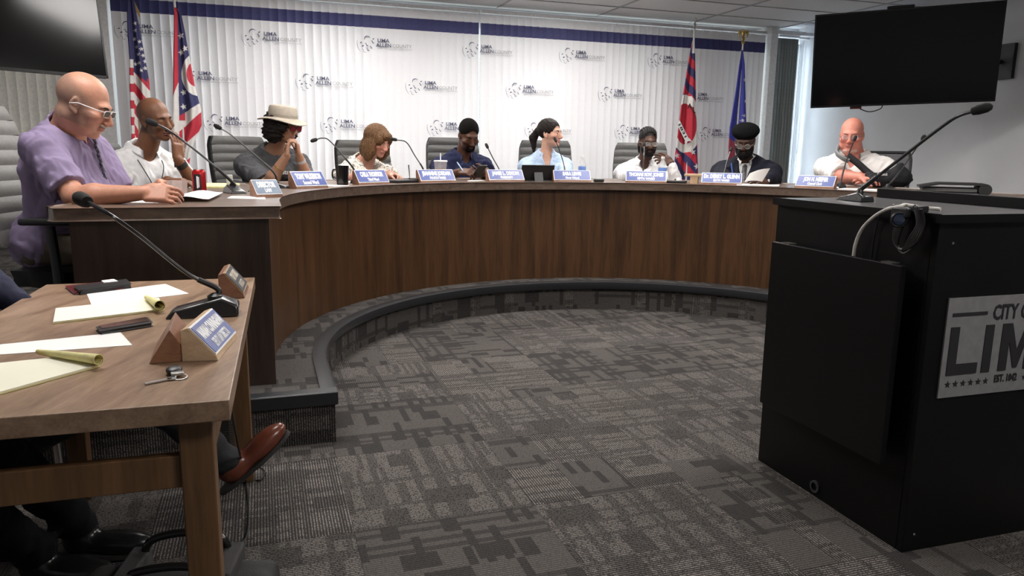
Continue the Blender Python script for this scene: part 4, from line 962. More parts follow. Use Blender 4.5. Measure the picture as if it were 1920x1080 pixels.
# ================================================================== OFFICE CHAIRS
M_lea = mat('grey_leather', (.085, .083, .080), .42, bump=(120, .2), spec=.5); M_lea2 = mat('black_leather_seat', (.009, .009, .0095), .42, bump=(120, .2), spec=.3); M_plas = mat('chair_plastic', (.014, .014, .015), .45, spec=.35)
def office_chair(loc, face, label, back_z=1.0, base_z=HS, ribs=8, light=None, bw=.25, mesh_back=False, rec=.10, seatz=.46):
    """face: direction the sitter looks; loc: seat centre on the deck"""
    loc = np.array([loc[0], loc[1], base_z]); R3 = rz(face - PI / 2); t = thing('office_chair', label, 'chair', loc, 'swivel chairs at the dais')
    g = lambda x, y, z: loc + R3 @ np.array([x, y, z])
    sm = M_lea2; bm_ = light or M_lea
    m = MB()
    for k in range(5):
        a = k * 2 * PI / 5 + .3; m.tube([g(0, 0, .09), g(.30 * math.cos(a), .30 * math.sin(a), .065)], [.026, .016], 8)
    m.build('star_base', M_plas, t)
    for k in range(5):
        a = k * 2 * PI / 5 + .3; MB().lathe([(.024, -.02), (.027, -.012), (.027, .012), (.024, .02)], g(.30 * math.cos(a), .30 * math.sin(a), .0275), R3 @ rz(a) @ rot('Y', PI / 2), 12).build('caster', M_black, t)
    MB().tube([g(0, 0, .10), g(0, 0, .40)], .026, 12).build('gas_lift', M_steel, t)
    v = MB(); w = .25; P_ = np.array([[g(x * w * (1 - .12 * (y < -.6)), y * .24, seatz - .03 + .02 * (1 - x ** 4) * (1 - y ** 4) - (.03 * max(0, y - .6))) for y in np.linspace(-1, 1, 9)] for x in np.linspace(-1, 1, 9)])
    v.grid(P_, .07).build('seat', sm, t, sub=1)
    zb0, zb1 = seatz + .10, back_z
    yb = lambda z: -.24 - rec * (z - seatz) / .6
    fr = MB()
    def wz(z):
        u = (z - zb0) / (zb1 - zb0); return bw * (.96 + .06 * math.sin(PI * u)) * (1 if u < .9 else 1 - (u - .9) * .9)
    nn = 16; P_ = []
    for i in range(nn):
        u = i / (nn - 1); z = zb0 + u * (zb1 - zb0); P_.append([g(wz(z) * x, yb(z) - .028 + .02 * x * x * 1.0, z) for x in np.linspace(-1, 1, 9)])
    if mesh_back:
        Pm = np.array(P_); rimp = [Pm[i, 0] for i in range(nn)] + [Pm[-1, j] for j in range(1, 9)] + [Pm[i, -1] for i in range(nn - 2, -1, -1)]
        MB().tube(rimp, .012, 8).build('back_frame', M_plas, t); MB().grid(Pm, .003).build('mesh_back', mat('grey_mesh', (.14, .14, .145), .8, bump=(900, .8), alpha=.8), t)
    else:
        MB().grid(np.array(P_), .03).build('back_shell', M_plas, t)
        rib = (zb1 - zb0) / ribs
        for k in range(ribs):
            z0_, z1_ = zb0 + k * rib + .003, zb0 + (k + 1) * rib - .003; P2 = []
            for u in np.linspace(0, 1, 5):
                z = z0_ + (z1_ - z0_) * u; bl = .012 * math.sin(PI * (.1 + .8 * u)) ; P2.append([g(wz(z) * x * .985, yb(z) - .004 + .02 * x * x + bl * (1 - x ** 6), z) for x in np.linspace(-1, 1, 9)])
            MB().grid(np.array(P2), .022).build('back_cushion_rib', bm_, t, angle=1.2)
    MB().tube([g(0, -.1, .40), g(0, -.27, .42), g(0, -.31, .6)], .02, 8).build('back_bracket', M_plas, t)
    for sx in (-1, 1):
        ar = MB(); ar.box(g(sx * .29, .0, seatz + .22), (.04, .13, .014), R3); a = ar.build('armrest', M_plas, t, bevel=.010)
        MB().tube([g(sx * .2, 0, seatz - .05), g(sx * .285, -.01, seatz - .04), g(sx * .29, -.02, seatz + .2)], [.02, .024, .02], 8, flat=.7).build('arm_support', M_plas, t)
    return t
# ================================================================== PEOPLE
def skin(name, col, rough=.45): return mat(name, col, rough, attr='Col', noise=(60, .05), spec=.33, bump=(160, .1))
def cloth(name, col, b=(60, .25), noise=(18, .05), **k): return mat(name, col, .85, bump=b, noise=noise, spec=.2, **k)
M_eye = mat('eye', (.7, .7, .7), .15, attr='Col'); M_hairs = {}
def hairmat(name, col): return mat(name, col, .6, bump=(220, .8), noise=(90, .25), spec=.22)
M_brow = hairmat('dark_brow', (.015, .011, .009))
def ik(S, W, pole, L1, L2):
    d = W - S; D = np.linalg.norm(d); u = d / D; D2 = min(D, (L1 + L2) * .995)
    if D > D2: W = S + u * D2
    a = (L1 * L1 - L2 * L2 + D2 * D2) / (2 * D2); h = math.sqrt(max(L1 * L1 - a * a, 0)); p = pole - S; p = unit(p - u * (p @ u))
    return S + u * a + p * h, W
def hand(F, w, d, n, side, curl=.5, spread=0., thumb=.5, sc=1., curls=None):
    """w wrist, d towards the fingers, n out of the palm, side the thumb's side"""
    d = unit(d); n = unit(n - d * (np.asarray(n) @ d)); s = np.cross(d, n); s = s if s @ np.asarray(side) > 0 else -s
    R = np.stack([s, d, n], 1)
    F.box(w + d * .048 * sc, (.040 * sc, .047 * sc, .014 * sc), R, .013 * sc, .010)
    F.ell(w + d * .03 * sc + s * .025 * sc + n * .008 * sc, (.018 * sc, .032 * sc, .014 * sc), R, .012)
    for k, (x, l) in enumerate(((.032, .078), (.0108, .088), (-.0108, .082), (-.031, .064))):
        x *= sc; l *= sc; c = (curls[k] if curls else curl); p = w + d * (.088 - .006 * (k == 3)) * sc + s * x; a = c * .6; dd = d + s * x * spread * 8
        for q, f in enumerate((.44, .31, .25)):
            dv = unit(unit(dd) * math.cos(a) + n * math.sin(a)); e = p + dv * l * f
            F.cap(p, e, (.0092 - .0008 * q) * sc, (.0085 - .0009 * q) * sc, .004); p = e; a += c
    p = w + d * .030 * sc + s * .034 * sc; a = .75 - thumb * .35
    for q, (L_, r_) in enumerate(((.042, .0125), (.034, .0105), (.026, .0095))):
        dv = unit(d * math.cos(a) + s * math.sin(a) + n * (.25 + thumb * .5)); e = p + dv * L_ * sc; F.cap(p, e, r_ * sc, (r_ - .001) * sc, .006 if q else .012); p = e; a -= .25 + thumb * .35
def person(label, head, hyaw, hpitch, yaw, skincol, skinname, *, hroll=0., S=None, hip=None, g=1., sh=.19, arms, top, hr=.0, hs=1., h=.005, lips=(.45, .16, .15), jaw=1., neck=1., blush=.0, stubble=None,
           shoulders_z=None, deck=HS, trousers=('dark_trousers', (.02, .02, .024)), legs=True, closed=False, brow=None, ear=True, fem=False, knees=None, feet=None, fdir=None, shoes=('black_shoe', (.012, .012, .012)), belly=0., slump=.0):
    H = np.array(head, float); f = np.array([math.cos(yaw), math.sin(yaw), 0]); r = np.array([f[1], -f[0], 0]); up = np.array([0, 0, 1.])
    HR = rz(hyaw - PI / 2) @ rot('X', -hpitch) @ rot('Y', hroll)
    if S is None: S = H - up * .255 - f * (.05 + .06 * math.sin(hpitch))
    S = np.array(S, float)
    if hip is None: hip = np.array([*(S[:2] - f[:2] * (.10 + slump)), deck + .57])
    hip = np.array(hip, float); Lh = lambda x, y, z: H + HR @ (np.array([x, y, z]) * hs)
    u = unit(S - hip); BR_ = np.stack([r, np.cross(u, r), u], 1)
    if BR_[:, 1] @ f < 0: BR_[:, 1] *= -1
    shp = {s: S + r * s * sh - up * .040 for s in (1, -1)}
    arm = {}
    for s, a in arms.items():
        E, W = ik(shp[s], np.array(a['w'], float), np.array(a['pole'], float), a.get('L1', .285), a.get('L2', .255)); arm[s] = (E, W, a)
    N = S + up * .045 + f * .0
    def torso(F_, i, k=.05):
        F_.ell(hip, ((.165 + i) * g, (.125 + i) * g, .13 + i), BR_, k); F_.ell(hip + (S - hip) * .38 + f * (.02 + belly) * g, ((.152 + i) * g, (.118 + i + belly * .8) * g, .17 + i), BR_, k)
        F_.ell(hip + (S - hip) * .74, ((.162 + i) * g, (.112 + i) * g, .165 + i), BR_, k)
        if fem:
            for s in (1, -1): F_.ell(hip + (S - hip) * .70 + f * .095 * g + r * s * .07, (.062 + i, .05 + i, .062 + i), BR_, .03)
        F_.cap(shp[1], shp[-1], .058 + i, .058 + i, k); F_.cap(N + up * .03, shp[1] + up * .005, .045 + i * .6, .052 + i * .8, k); F_.cap(N + up * .03, shp[-1] + up * .005, .045 + i * .6, .052 + i * .8, k)
    pts = [H + .15, H - .15, S - .26, S + .26, hip - .2 * g - .05, hip + .2 * g + .05, H - [.16, .16, .19], H + [.16, .16, .17]]
    for s in arm: E, W, a = arm[s]; pts += [E - .08, E + .08, W - .13, W + .13]
    lo, hi = np.min(pts, 0), np.max(pts, 0); lo[2] = max(lo[2], hip[2] - .1)
    B = Field(lo, hi, h)
    torso(B, -.016)
    for s in (1, -1):
        E, W, a = arm[s]
        B.cap(shp[s], E, .046 * a.get('fat', 1), .038 * a.get('fat', 1), .02); m_ = E + (W - E) * .28; B.cap(E, m_, .038 * a.get('fat', 1), .042 * a.get('fat', 1), .015); B.cap(m_, W, .041 * a.get('fat', 1), .026 * a.get('fat', 1) ** .5, .015)
        if a.get('hand', True): hand(B, W, a['d'], a['n'], a.get('side', up), a.get('curl', .5), a.get('spread', 0.), a.get('thumb', .5), (.93 if fem else 1.) * a.get('hsc', 1.), a.get('curls'))
    # neck and head
    B.cap(N - up * .05 + f * .0, Lh(0, -.030, -.055), .060 * neck, .054 * neck, .025)
    E_ = lambda c, rr, k=.02, op='u', R=None: B.ell(Lh(*c), np.array(rr) * hs, HR if R is None else R, k, op)
    E_((0, -.018, .036), (.075, .095, .084)); E_((0, .022, -.018), (.063 * (1 + .1 * (jaw - 1)), .072, .086)); E_((0, .030, -.072), (.049 * jaw, .052, .044 * (1 + .3 * (jaw - 1)))); E_((0, .072, -.099), (.022, .017, .016), .02)
    if jaw > 1.12:
        for s in (1, -1): E_((s * .048, .035, -.068), (.024, .035, .035), .03)
        E_((0, .03, -.112), (.05, .045, .03), .03)
    E_((0, .076, .020), (.048, .018, .013), .018)
    for s in (1, -1):
        E_((s * .032, .106, .001), (.019, .022, .015), .014, 's'); E_((s * .046, .062, -.026), (.022, .026, .018), .02)
        E_((s * .031, .079, .0055 if not closed else -.001), (.017, .012, .008 if not closed else .013), .004)
        E_((s * .031, .080, -.012), (.015, .008, .005), .006)
        if ear:
            Re = HR @ rot('Z', s * .35); E_((s * .0745, -.008, -.008), (.007, .019, .031), .006, 'u', Re); E_((s * .081, -.006, -.004), (.006, .010, .018), .004, 's', Re); E_((s * .074, .004, -.034), (.006, .008, .009), .006, 'u', Re)
        E_((s * .0125, .102, -.040), (.0085, .010, .008), .005)
    B.cap(Lh(0, .086, .012), Lh(0, .112, -.034), .0085 * hs, .012 * hs, .012)
    E_((0, .089, -.0625), (.025, .011, .0055), .004); E_((0, .087, -.0735), (.021, .011, .0065), .004); E_((0, .099, -.0682), (.020, .006, .0016), .003, 's'); E_((0, .095, -.0835), (.018, .006, .005), .006, 's')
    v, fc = B.mesh()
    L = ((v - H) @ HR) / hs; col = np.tile(np.array(skincol), (len(v), 1)); nz = np.random.RandomState(3)
    lm = np.exp(-((L[:, 0] / .024) ** 4) - (((L[:, 2] + .068) / .011) ** 4)) * (L[:, 1] > .08); col = col * (1 - .8 * lm[:, None]) + np.array(lips) * .8 * lm[:, None]
    if blush:
        for s in (1, -1):
            q = np.exp(-(((L[:, 0] - s * .045) / .022) ** 2) - (((L[:, 2] + .03) / .025) ** 2)) * (L[:, 1] > .02); col *= 1 - blush * q[:, None] * np.array([0, .45, .4])
        q = np.exp(-((L[:, 0] / .016) ** 2) - (((L[:, 2] + .035) / .016) ** 2)) * (L[:, 1] > .09); col *= 1 - blush * q[:, None] * np.array([0, .45, .4])
    if stubble is not None:                   # short-cropped sides, painted as the hair stubble that it is
        c_, zl = stubble; q = 1 / (1 + np.exp(-((-.004 - L[:, 1] * .75 - np.maximum(L[:, 2] - zl, 0) * 1.3 + .045) / .008))) * (L[:, 2] > -.075) * (np.abs(L[:, 0]) < .1) * (np.linalg.norm(L, axis=1) < .15); col = col * (1 - .55 * q[:, None]) + np.array(c_) * .55 * q[:, None]
    o = link_mesh('person', v, fc, skin(skinname, skincol), base=(hip[0], hip[1], deck), cols=col, props=dict(label=label, category='person'))
    P_ = dict(H=H, HR=HR, L=Lh, S=S, hip=hip, f=f, r=r, up=up, N=N, sh=shp, arm=arm, torso=torso, o=o, g=g, BR=BR_, hs=hs, lo=lo, hi=hi, u=u)
    for s in (1, -1):
        c = Lh(s * .0315, .0765, -.0035); fd = HR[:, 1]; E2 = Field(c - .016, c + .016, .0025); E2.ell(c, (.0118,) * 3, None, 0); ve, fe = E2.mesh(); a = (ve - c) @ fd / .0118
        cc_ = np.where(a[:, None] > .90, np.array([[.01, .008, .006]]), np.where(a[:, None] > .78, np.array([[.08, .045, .025]]), np.array([[.72, .68, .66]]))); link_mesh('eye', ve, fe, M_eye, o, cols=cc_)
        bc = brow or M_brow; MB().tube([Lh(s * x, y, z) for x, y, z in ((.014, .0935, .0165), (.026, .0935, .0215), (.038, .087, .0215), (.048, .076, .0165))], [.0022, .0034, .003, .0012], 6).build('eyebrow', bc, o)
    # clothes
    kind, cname, ccol = top[:3]; opt = top[3] if len(top) > 3 else {}
    cm = opt.get('mat') or cloth(cname, ccol); hh = h * 1.25
    def shirt(name, infl, m_, sleeve=.55, amp=.004, vneck=None, nk=.066, sleeve_r=1.25, ridge=False, nl=.10, seed=1, bottom=None, lowsleeve=.034, nkd=0.):
        C = Field(lo - .05, hi + .05, hh); torso(C, infl)
        for s in (1, -1):
            E, W, a = arm[s]; ft = a.get('fat', 1)
            if sleeve <= 1:
                e = shp[s] + (E - shp[s]) * sleeve; C.cap(shp[s], e, .060 * ft + infl * .6, .056 * ft * sleeve_r * .9 + infl * .4, .03); dd = unit(E - shp[s])
                P2 = e + dd * .0; q = C.sub(e - .085, e + .085, 0)
                if q: 
                    sl, (X, Y, Z) = q; D = (X - e[0]) * dd[0] + (Y - e[1]) * dd[1] + (Z - e[2]) * dd[2]
                    rad = np.sqrt(np.maximum((X - e[0]) ** 2 + (Y - e[1]) ** 2 + (Z - e[2]) ** 2 - D * D, 0)); A = C.A[sl]; msk = (D > 0) & (rad < .082 * ft * sleeve_r) & (D < .08); A[msk] = np.maximum(A, D)[msk]; C.A[sl] = A
            else:
                C.cap(shp[s], E, .058 * ft + infl * .5, .050 * ft + infl * .5, .03); w_ = E + (W - E) * (sleeve - 1); C.cap(E, w_, .050 * ft + infl * .5, lowsleeve + infl * .4, .02)
        C.noise(amp, nl, seed, stretch=(1, 1, 1.6), ridge=ridge); C.noise(amp * .55, nl * .55, seed + 9, stretch=(1, 1, 2.6), ridge=True, oct=1)
        C.cap(N - up * .0, Lh(0, -.02, -.05), nk, nk + .02, .008, 's')
        if vneck: C.cap(N + f * .055 + up * .01, N + f * (.13 + nkd) - up * vneck, nk * .62, .006, .006, 's'); C.cap(N + f * .10 + up * .01, N + f * (.19 + nkd) - up * vneck, nk * .8, .012, .006, 's')
        if bottom is not None: C.cut((0, 0, bottom), (0, 0, -1))
        v_, f_ = C.mesh(); ch = link_mesh(name, v_, f_, m_, o); return ch
    P_['shirt'] = shirt
    def collar(m_, rad=.078, hgt=.034, fold=.045, open_=.45, tip=.03, tilt=.03, z=0., th=.004, name='collar'):
        G = []
        for th_ in np.linspace(open_, 2 * PI - open_, 26):
            cx, sy = math.sin(th_), math.cos(th_); fr_ = max(0, sy) ** 3; b_ = N + r * rad * 1.06 * cx + f * (rad * 1.02 * sy + .008) + up * (.034 + z - tilt * sy * (1 if sy > 0 else .35))
            out = unit(r * cx + f * sy); t1 = b_ + up * hgt * (1 - .25 * fr_) - out * .010; t2 = b_ + out * (.016 + .012 * fr_) - up * (fold - hgt + tip * fr_) + up * .012; G.append([b_ - out * .004 - up * .01, t1, t1 + out * .006, (t1 + t2) / 2 + out * .008, t2])
        return MB().grid(np.array(G), th).build(name, m_, o, angle=2)
    P_['collar'] = collar
    shirt(kind, opt.get('infl', .010), cm, **{k: v for k, v in opt.items() if k in ('sleeve', 'amp', 'vneck', 'nk', 'sleeve_r', 'ridge', 'nl', 'seed', 'lowsleeve', 'nkd')})
    if legs:
        tm = cloth(*trousers); hh2 = .011; kn = knees or {s: hip + f * .44 + r * s * .12 + up * (-.04) for s in (1, -1)}; kn = {s: np.array(q, float) for s, q in kn.items()}
        ft_ = feet or {s: np.array([kn[s][0] + f[0] * .02, kn[s][1] + f[1] * .02, deck + .09]) for s in (1, -1)}; ft_ = {s: np.array(q, float) for s, q in ft_.items()}
        al = [hip] + list(kn.values()) + list(ft_.values()); T = Field(np.min(al, 0) - .22, np.max(al, 0) + .22, hh2)
        T.ell(hip - up * .02, (.158 * g, .13 * g, .10), BR_, .03)
        for s in (1, -1): T.cap(hip + r * s * .085 * g - up * .02, kn[s], .085 * g ** .5, .062, .04); T.cap(kn[s], ft_[s], .060, .05, .03)
        T.noise(.004, .12, 4); 
        v_, f_ = T.mesh(); link_mesh('trousers', v_, f_, tm, o)
        sm_ = mat(shoes[0], shoes[1], .25)
        for s in (1, -1):
            fd = (fdir or {}).get(s, f)
            c = ft_[s]; fu = unit(fd); ru = unit(np.cross(fu, up)); uu = np.cross(ru, fu); Rs = np.stack([ru, fu, uu], 1); K = Field(c - .24, c + .24, .008)
            K.ell(c + fu * .0 - uu * .045, (.038, .05, .045), Rs, .02); K.ell(c + fu * .11 - uu * .052, (.044, .10, .036), Rs, .03); K.cap(c, c - uu * .03, .042, .042, .02)
            K.cut(c - uu * .088, -uu); v_, f_ = K.mesh(); sh_ = link_mesh('shoe', v_, f_, sm_, o)
            so = MB(); pr = [(.038 * math.sin(a) * (1.12 if math.cos(a) > 0 else .95), .06 + .145 * math.cos(a)) for a in np.linspace(0, 2 * PI, 22)[:-1]]; so.prism(pr[::-1], -.012, .002, Rs, c - uu * .077); so.build('sole', mat('rubber_sole', (.03, .028, .027), .7), sh_)
    return P_
def hair(P_, prims, m_, name='hair', amp=.003, nl=.03, seed=2, subs=(), h=.005, stretch=(1, 1, 3), k=.015, pad=.2, ridge=True):
    H, HR, L, hs = P_['H'], P_['HR'], P_['L'], P_['hs']; K = Field(H - pad, H + pad, h)
    for c, rr in prims:
        if len(rr) == 3: K.ell(L(*c), np.array(rr) * hs, HR, k)
        else: K.cap(L(*c), L(*rr[0:3]), rr[3] * hs, rr[4] * hs, k)
    if amp: K.noise(amp, nl, seed, stretch, ridge=ridge)
    for c, rr in subs:
        if len(rr) == 3: K.ell(L(*c), np.array(rr) * hs, HR, .006, 's')
        elif len(rr) == 1: K.cut(L(*c), HR @ np.array(rr[0]))
    v, f = K.mesh(); return link_mesh(name, v, f, m_, P_['o'])
FACE = [((0, .085, -.030), (.058, .07, .075))]
CAP = ((0, -.020, .040), (.081, .101, .088))
def glasses(P_, m_, shape='rect', w=.024, hgt=.015, y=.108, z=-.002, lensm=None, r=.0016, arms_=True, tiltz=0., rim=True):
    L = P_['L']; o = P_['o']; t = []
    fr = MB()
    for s in (1, -1):
        c = np.array([s * .032, y, z]); e = 2.0 if shape == 'round' else 4.0
        ring_ = [L(*(c + [w * np.sign(math.cos(a)) * abs(math.cos(a)) ** (2 / e), -.10 * abs(w * math.cos(a)) * (1 if s * math.cos(a) > 0 else 0), hgt * np.sign(math.sin(a)) * abs(math.sin(a)) ** (2 / e)])) for a in np.linspace(0, 2 * PI, 21)]
        if rim: fr.tube(ring_, r, 6, False)
        else: fr.tube(ring_[1:10], r, 6)
        if arms_: fr.tube([L(s * .0565, y - .006, z + .006), L(s * .071, y - .030, z + .005), L(s * .080, .005, z + .004), L(s * .082, -.022, z - .008)], r * 1.1, 6)
    fr.tube([L(-.008, y + .001, z + .004), L(0, y + .004, z + .006), L(.008, y + .001, z + .004)], r, 6)
    g_ = fr.build('glasses', m_, o)
    if lensm:
        for s in (1, -1):
            c = np.array([s * .032, y - .001, z]); e = 2. if shape == 'round' else 4.
            pts = [L(*(c + [w * .96 * np.sign(math.cos(a)) * abs(math.cos(a)) ** (2 / e), 0, hgt * .96 * np.sign(math.sin(a)) * abs(math.sin(a)) ** (2 / e)])) for a in np.linspace(0, 2 * PI, 20)[:-1]]
            m2 = MB(); dd = P_['HR'][:, 1] * .0008; m2.add(pts + [p + dd for p in pts], [tuple(range(19)), tuple(range(19, 38))[::-1]] + [(i, (i + 1) % 19, 19 + (i + 1) % 19, 19 + i) for i in range(19)]); m2.build('lens', lensm, g_, smooth=False)
M_len = mat('clear_lens', (.6, .62, .62), .1, alpha=.16); M_dlen = mat('dark_lens', (.05, .045, .04), .08, spec=.8); M_rlen = mat('red_lens', (.22, .02, .03), .1)
U = np.array([0, 0, 1.])
def hd(px, py, rad): Y = ring(px, rad, py); return aty(px, py, Y)
def toC(p): d = CC - p[:2]; return math.atan2(d[1], d[0])
# ---- 1 the man in purple at the near left
H1 = aty(158, 196, 3.22)
def q1(px, py, Y): return aty(px, py, Y)
y1 = math.radians(4); f1 = np.array([math.cos(y1), math.sin(y1), 0]); r1 = np.array([f1[1], -f1[0], 0])
S1 = aty(128, 292, 3.30); S1 = np.array([S1[0], S1[1], 1.215])
wR = aty(268, 354, 3.02); wR[2] = HT + .045; wL = aty(300, 350, 3.36); wL[2] = HT + .05
p1 = person('bald man in a purple t-shirt and pale glasses leaning on the dais, facing right', H1, math.radians(10), .40, y1, (.47, .225, .150), 'ruddy_skin', S=S1, g=1.18, sh=.195, h=.0045, hs=1.06, neck=1.2, jaw=1.1, blush=.2, closed=True, belly=.03,
    hip=(S1[0] - .10, S1[1], HS + .57), stubble=((.16, .13, .11), .02), lips=(.38, .15, .13),
    arms={1: dict(w=wR, pole=S1 + r1 * .5 - U * .6 - f1 * .1, d=f1 * 1. + r1 * -.15 - U * .05, n=-U * .6 + r1 * -.8, side=U, curl=.55, fat=1.18, thumb=.6, L1=.27, L2=.27), -1: dict(w=wL, pole=S1 - r1 * .4 - U * .6, d=f1 * .8 + r1 * .5, n=-U * .5 + r1 * .8, side=U, curl=.6, fat=1.15, thumb=.6, L1=.28, L2=.27)},
    top=('t_shirt', 'purple_cotton', (.245, .195, .31), dict(sleeve=.80, sleeve_r=1.12, amp=.0045, vneck=.10, nk=.07, infl=.011, nl=.12, ridge=False)), trousers=('khaki_trousers', (.12, .095, .07)))
M_ruddy = MATS['ruddy_skin']
p1['collar'](MATS['purple_cotton'], .074, .010, .012, .35, .06, .045, z=-.026, th=.006, name='neck_band')
bd_ = MB(); N = p1['N']; 
for k in range(9): bd_.tube([N + f1 * (.115 + .004 * k) - U * (.03 + .02 * k) + r1 * .006 * (-1) ** k, N + f1 * (.117 + .004 * k) - U * (.045 + .02 * k) - r1 * .006 * (-1) ** k], .007, 6)
bd_.build('neck_cord', mat('patterned_cord', (.09, .09, .12), .7, noise=(200, .5)), p1['o'])
glasses(p1, mat('pale_frame', (.55, .53, .52), .3), 'rect', .027, .0135, .101, .0, M_dlen, .0020)
hair(p1, [((0, .090, -.051), (.026, .014, .0065))], mat('white_whiskers', (.46, .36, .30), .9, bump=(300, .6)), 'moustache', .001, .012)
MB().grid(np.array([[aty(312 + 40 * u, 338 + 24 * v + 0 * u, 3.16 + .0 * v) + np.array([0, .012 * math.sin(6 * u), 0]) for v in np.linspace(0, 1, 6)] for u in np.linspace(0, 1, 6)]), .0015).build('paper', M_pink, props=P('small crumpled pink receipt held by the purple-shirted man', 'paper'))
q = dz(305, 370, HT); 
MB().box(dz(303, 368) + np.array([0, 0, .006]), (.075, .036, .005), rz(.2)).build('phone', M_black, bevel=.003, props=P('black phone on the dais under the purple-shirted man\'s hands', 'phone'))
# ---- 2 the man in the white polo
H2 = hd(291, 224, 2.83)
y2 = math.radians(-38); f2 = np.array([math.cos(y2), math.sin(y2), 0]); r2 = np.array([f2[1], -f2[0], 0])
h2w = aty(327, 268, H2[1] - .06); S2 = H2 - U * .245 - f2 * .12 + np.array([-.03, 0, 0])
p2 = person('bald man in a white polo resting his cheek on his left hand', H2, math.radians(-24), .12, y2, (.185, .080, .043), 'brown_skin', hroll=.12, S=S2, g=1.08, sh=.19, neck=1.05, h=.005, hs=1.0, closed=True, lips=(.22, .09, .08), stubble=((.05, .03, .025), .03),
    arms={-1: dict(w=aty(334, 300, H2[1] - .03), pole=aty(352, 352, H2[1]) - U * .2 - r2 * .2, d=U * .8 - r2 * .1 + np.array([-.10, 0, 0]), n=np.array([-1., .25, .1]), side=f2 * -1, curl=.28, thumb=.1, L1=.26, L2=.25, fat=1.05), 1: dict(w=dz(318, 352) + U * .04 - f2 * .02, pole=S2 + r2 * .5 - U * .5, d=f2 - r2 * .9, n=-U, side=f2, curl=.4, fat=1.05)},
    top=('polo_shirt', 'white_cotton', (.80, .79, .79), dict(sleeve=.80, sleeve_r=1.15, amp=.004, nk=.066, vneck=.05, infl=.012)))
p2['collar'](MATS['white_cotton'], .078, .034, .044, .42, .035, .03)
hair(p2, [((0, .093, -.052), (.022, .008, .004))], hairmat('black_whiskers', (.02, .014, .012)), 'moustache', .0005, .01)
E_, W_, _a = p2['arm'][-1]; wd = unit(W_ - E_); MB().tube([W_ - wd * .05, W_ - wd * .02], [.034, .033], 18).build('watch_band', M_black, p2['o']); MB().box(W_ - wd * .035 + unit(np.cross(wd, U)) * .033, (.016, .016, .006), frame_z(np.cross(wd, U))).build('watch_face', M_black, p2['o'], bevel=.003)
n2_ = p2['N']; MB().tube(smooth_path([n2_ + r2 * .07 + U * .03, n2_ + r2 * .07 + f2 * .12 - U * .06, n2_ + f2 * .165 + r2 * .03 - U * .18, n2_ + f2 * .17 + r2 * .0 - U * .30], 6), .003, 6).tube(smooth_path([n2_ - r2 * .07 + U * .03, n2_ - r2 * .06 + f2 * .12 - U * .06, n2_ + f2 * .165 - r2 * .01 - U * .18, n2_ + f2 * .17 - U * .30], 6), .003, 6).build('lanyard', mat('black_lanyard', (.02, .02, .025), .6), p2['o'])
# ---- 3 the person in the sun hat
H3 = hd(533, 234, 2.78); y3 = math.radians(-58); f3 = np.array([math.cos(y3), math.sin(y3), 0]); r3 = np.array([f3[1], -f3[0], 0]); S3 = H3 - U * .25 - f3 * .12 + np.array([-.06, 0, 0]); Yh = H3[1]
hc = aty(546, 272, Yh - .10)
p3 = person('person in a tan sun hat and grey t-shirt with hands clasped at the chin', H3, math.radians(-24), .22, y3, (.36, .190, .122), 'tan_skin', S=S3, g=1.16, sh=.19, fem=True, lips=(.38, .16, .15), h=.005, neck=1.0, hip=(S3[0] - .08, S3[1] + .10, HS + .57),
    arms={1: dict(w=aty(537, 293, Yh - .17), pole=aty(500, 370, Yh - .2) - U * .1, d=U * 1. + np.array([.12, .10, 0]), n=np.array([.8, .35, -.05]), side=np.array([-.2, .8, .1]), curl=.80, thumb=.1, L1=.28, L2=.25, fat=1.15), -1: dict(w=aty(561, 293, Yh - .12), pole=aty(600, 370, Yh - .1) - U * .1, d=U * 1. + np.array([-.14, -.04, 0]), n=np.array([-.8, -.35, -.05]), side=np.array([-.2, .8, .1]), curl=.80, thumb=.1, L1=.28, L2=.25, fat=1.12)},
    top=('t_shirt', 'charcoal_cotton', (.088, .088, .094), dict(sleeve=.85, sleeve_r=1.2, amp=.0045, nk=.070, infl=.012)))
M_curl = hairmat('black_curls', (.016, .012, .011))
hair(p3, [((0, -.035, .01), (.112, .115, .095)), ((-.07, -.03, -.055), (.062, .08, .075)), ((.07, -.03, -.055), (.062, .08, .075)), ((0, -.075, -.06), (.09, .06, .075)), ((.072, .045, -.005), (.035, .04, .045)), ((-.072, .045, -.005), (.03, .04, .04))], M_curl, 'curly_hair', .007, .028, 5, [((0, .10, -.04), (.060, .075, .080)), ((0, 0, .055), [(0, .1, 1)])], stretch=(1, 1, 1), ridge=False, h=.0045)
M_hat = mat('tan_straw', (.38, .33, .27), .85, bump=(160, .5))
Hh = p3['HR'] @ rot('X', .10); Lc = p3['L']
ht = MB(); ht.lathe([(.098, .0), (.096, .030), (.092, .07), (.084, .083), (.06, .090), (.001, .092)], Lc(0, -.022, .042), Hh, 32, 1., 1.1, cap=False); hat = ht.build('sun_hat', M_hat, p3['o'])
g_ = []
for k in range(41):
    a = 2 * PI * k / 40; row = []
    for q_, (rr, zz) in enumerate(((.094, .008), (.115, .0), (.138, -.008), (.162, -.018))): row.append(Lc(0, -.022, .040) + Hh @ np.array([rr * math.cos(a) * .96, rr * math.sin(a) * 1.12, zz + .010 * math.cos(2 * a) * q_ / 3 + .004 * math.sin(3 * a + 1) * q_ / 3]))
    g_.append(row)
MB().grid(np.array(g_), .004).build('brim', M_hat, hat, angle=2); MB().lathe([(.0995, .006), (.0985, .026)], Lc(0, -.022, .042), Hh, 32, 1., 1.1, cap=False).build('hat_band', mat('hat_ribbon', (.30, .26, .21), .7), hat)
glasses(p3, mat('dark_frame', (.02, .015, .015), .3), 'rect', .026, .020, .110, -.006, M_rlen, .002)
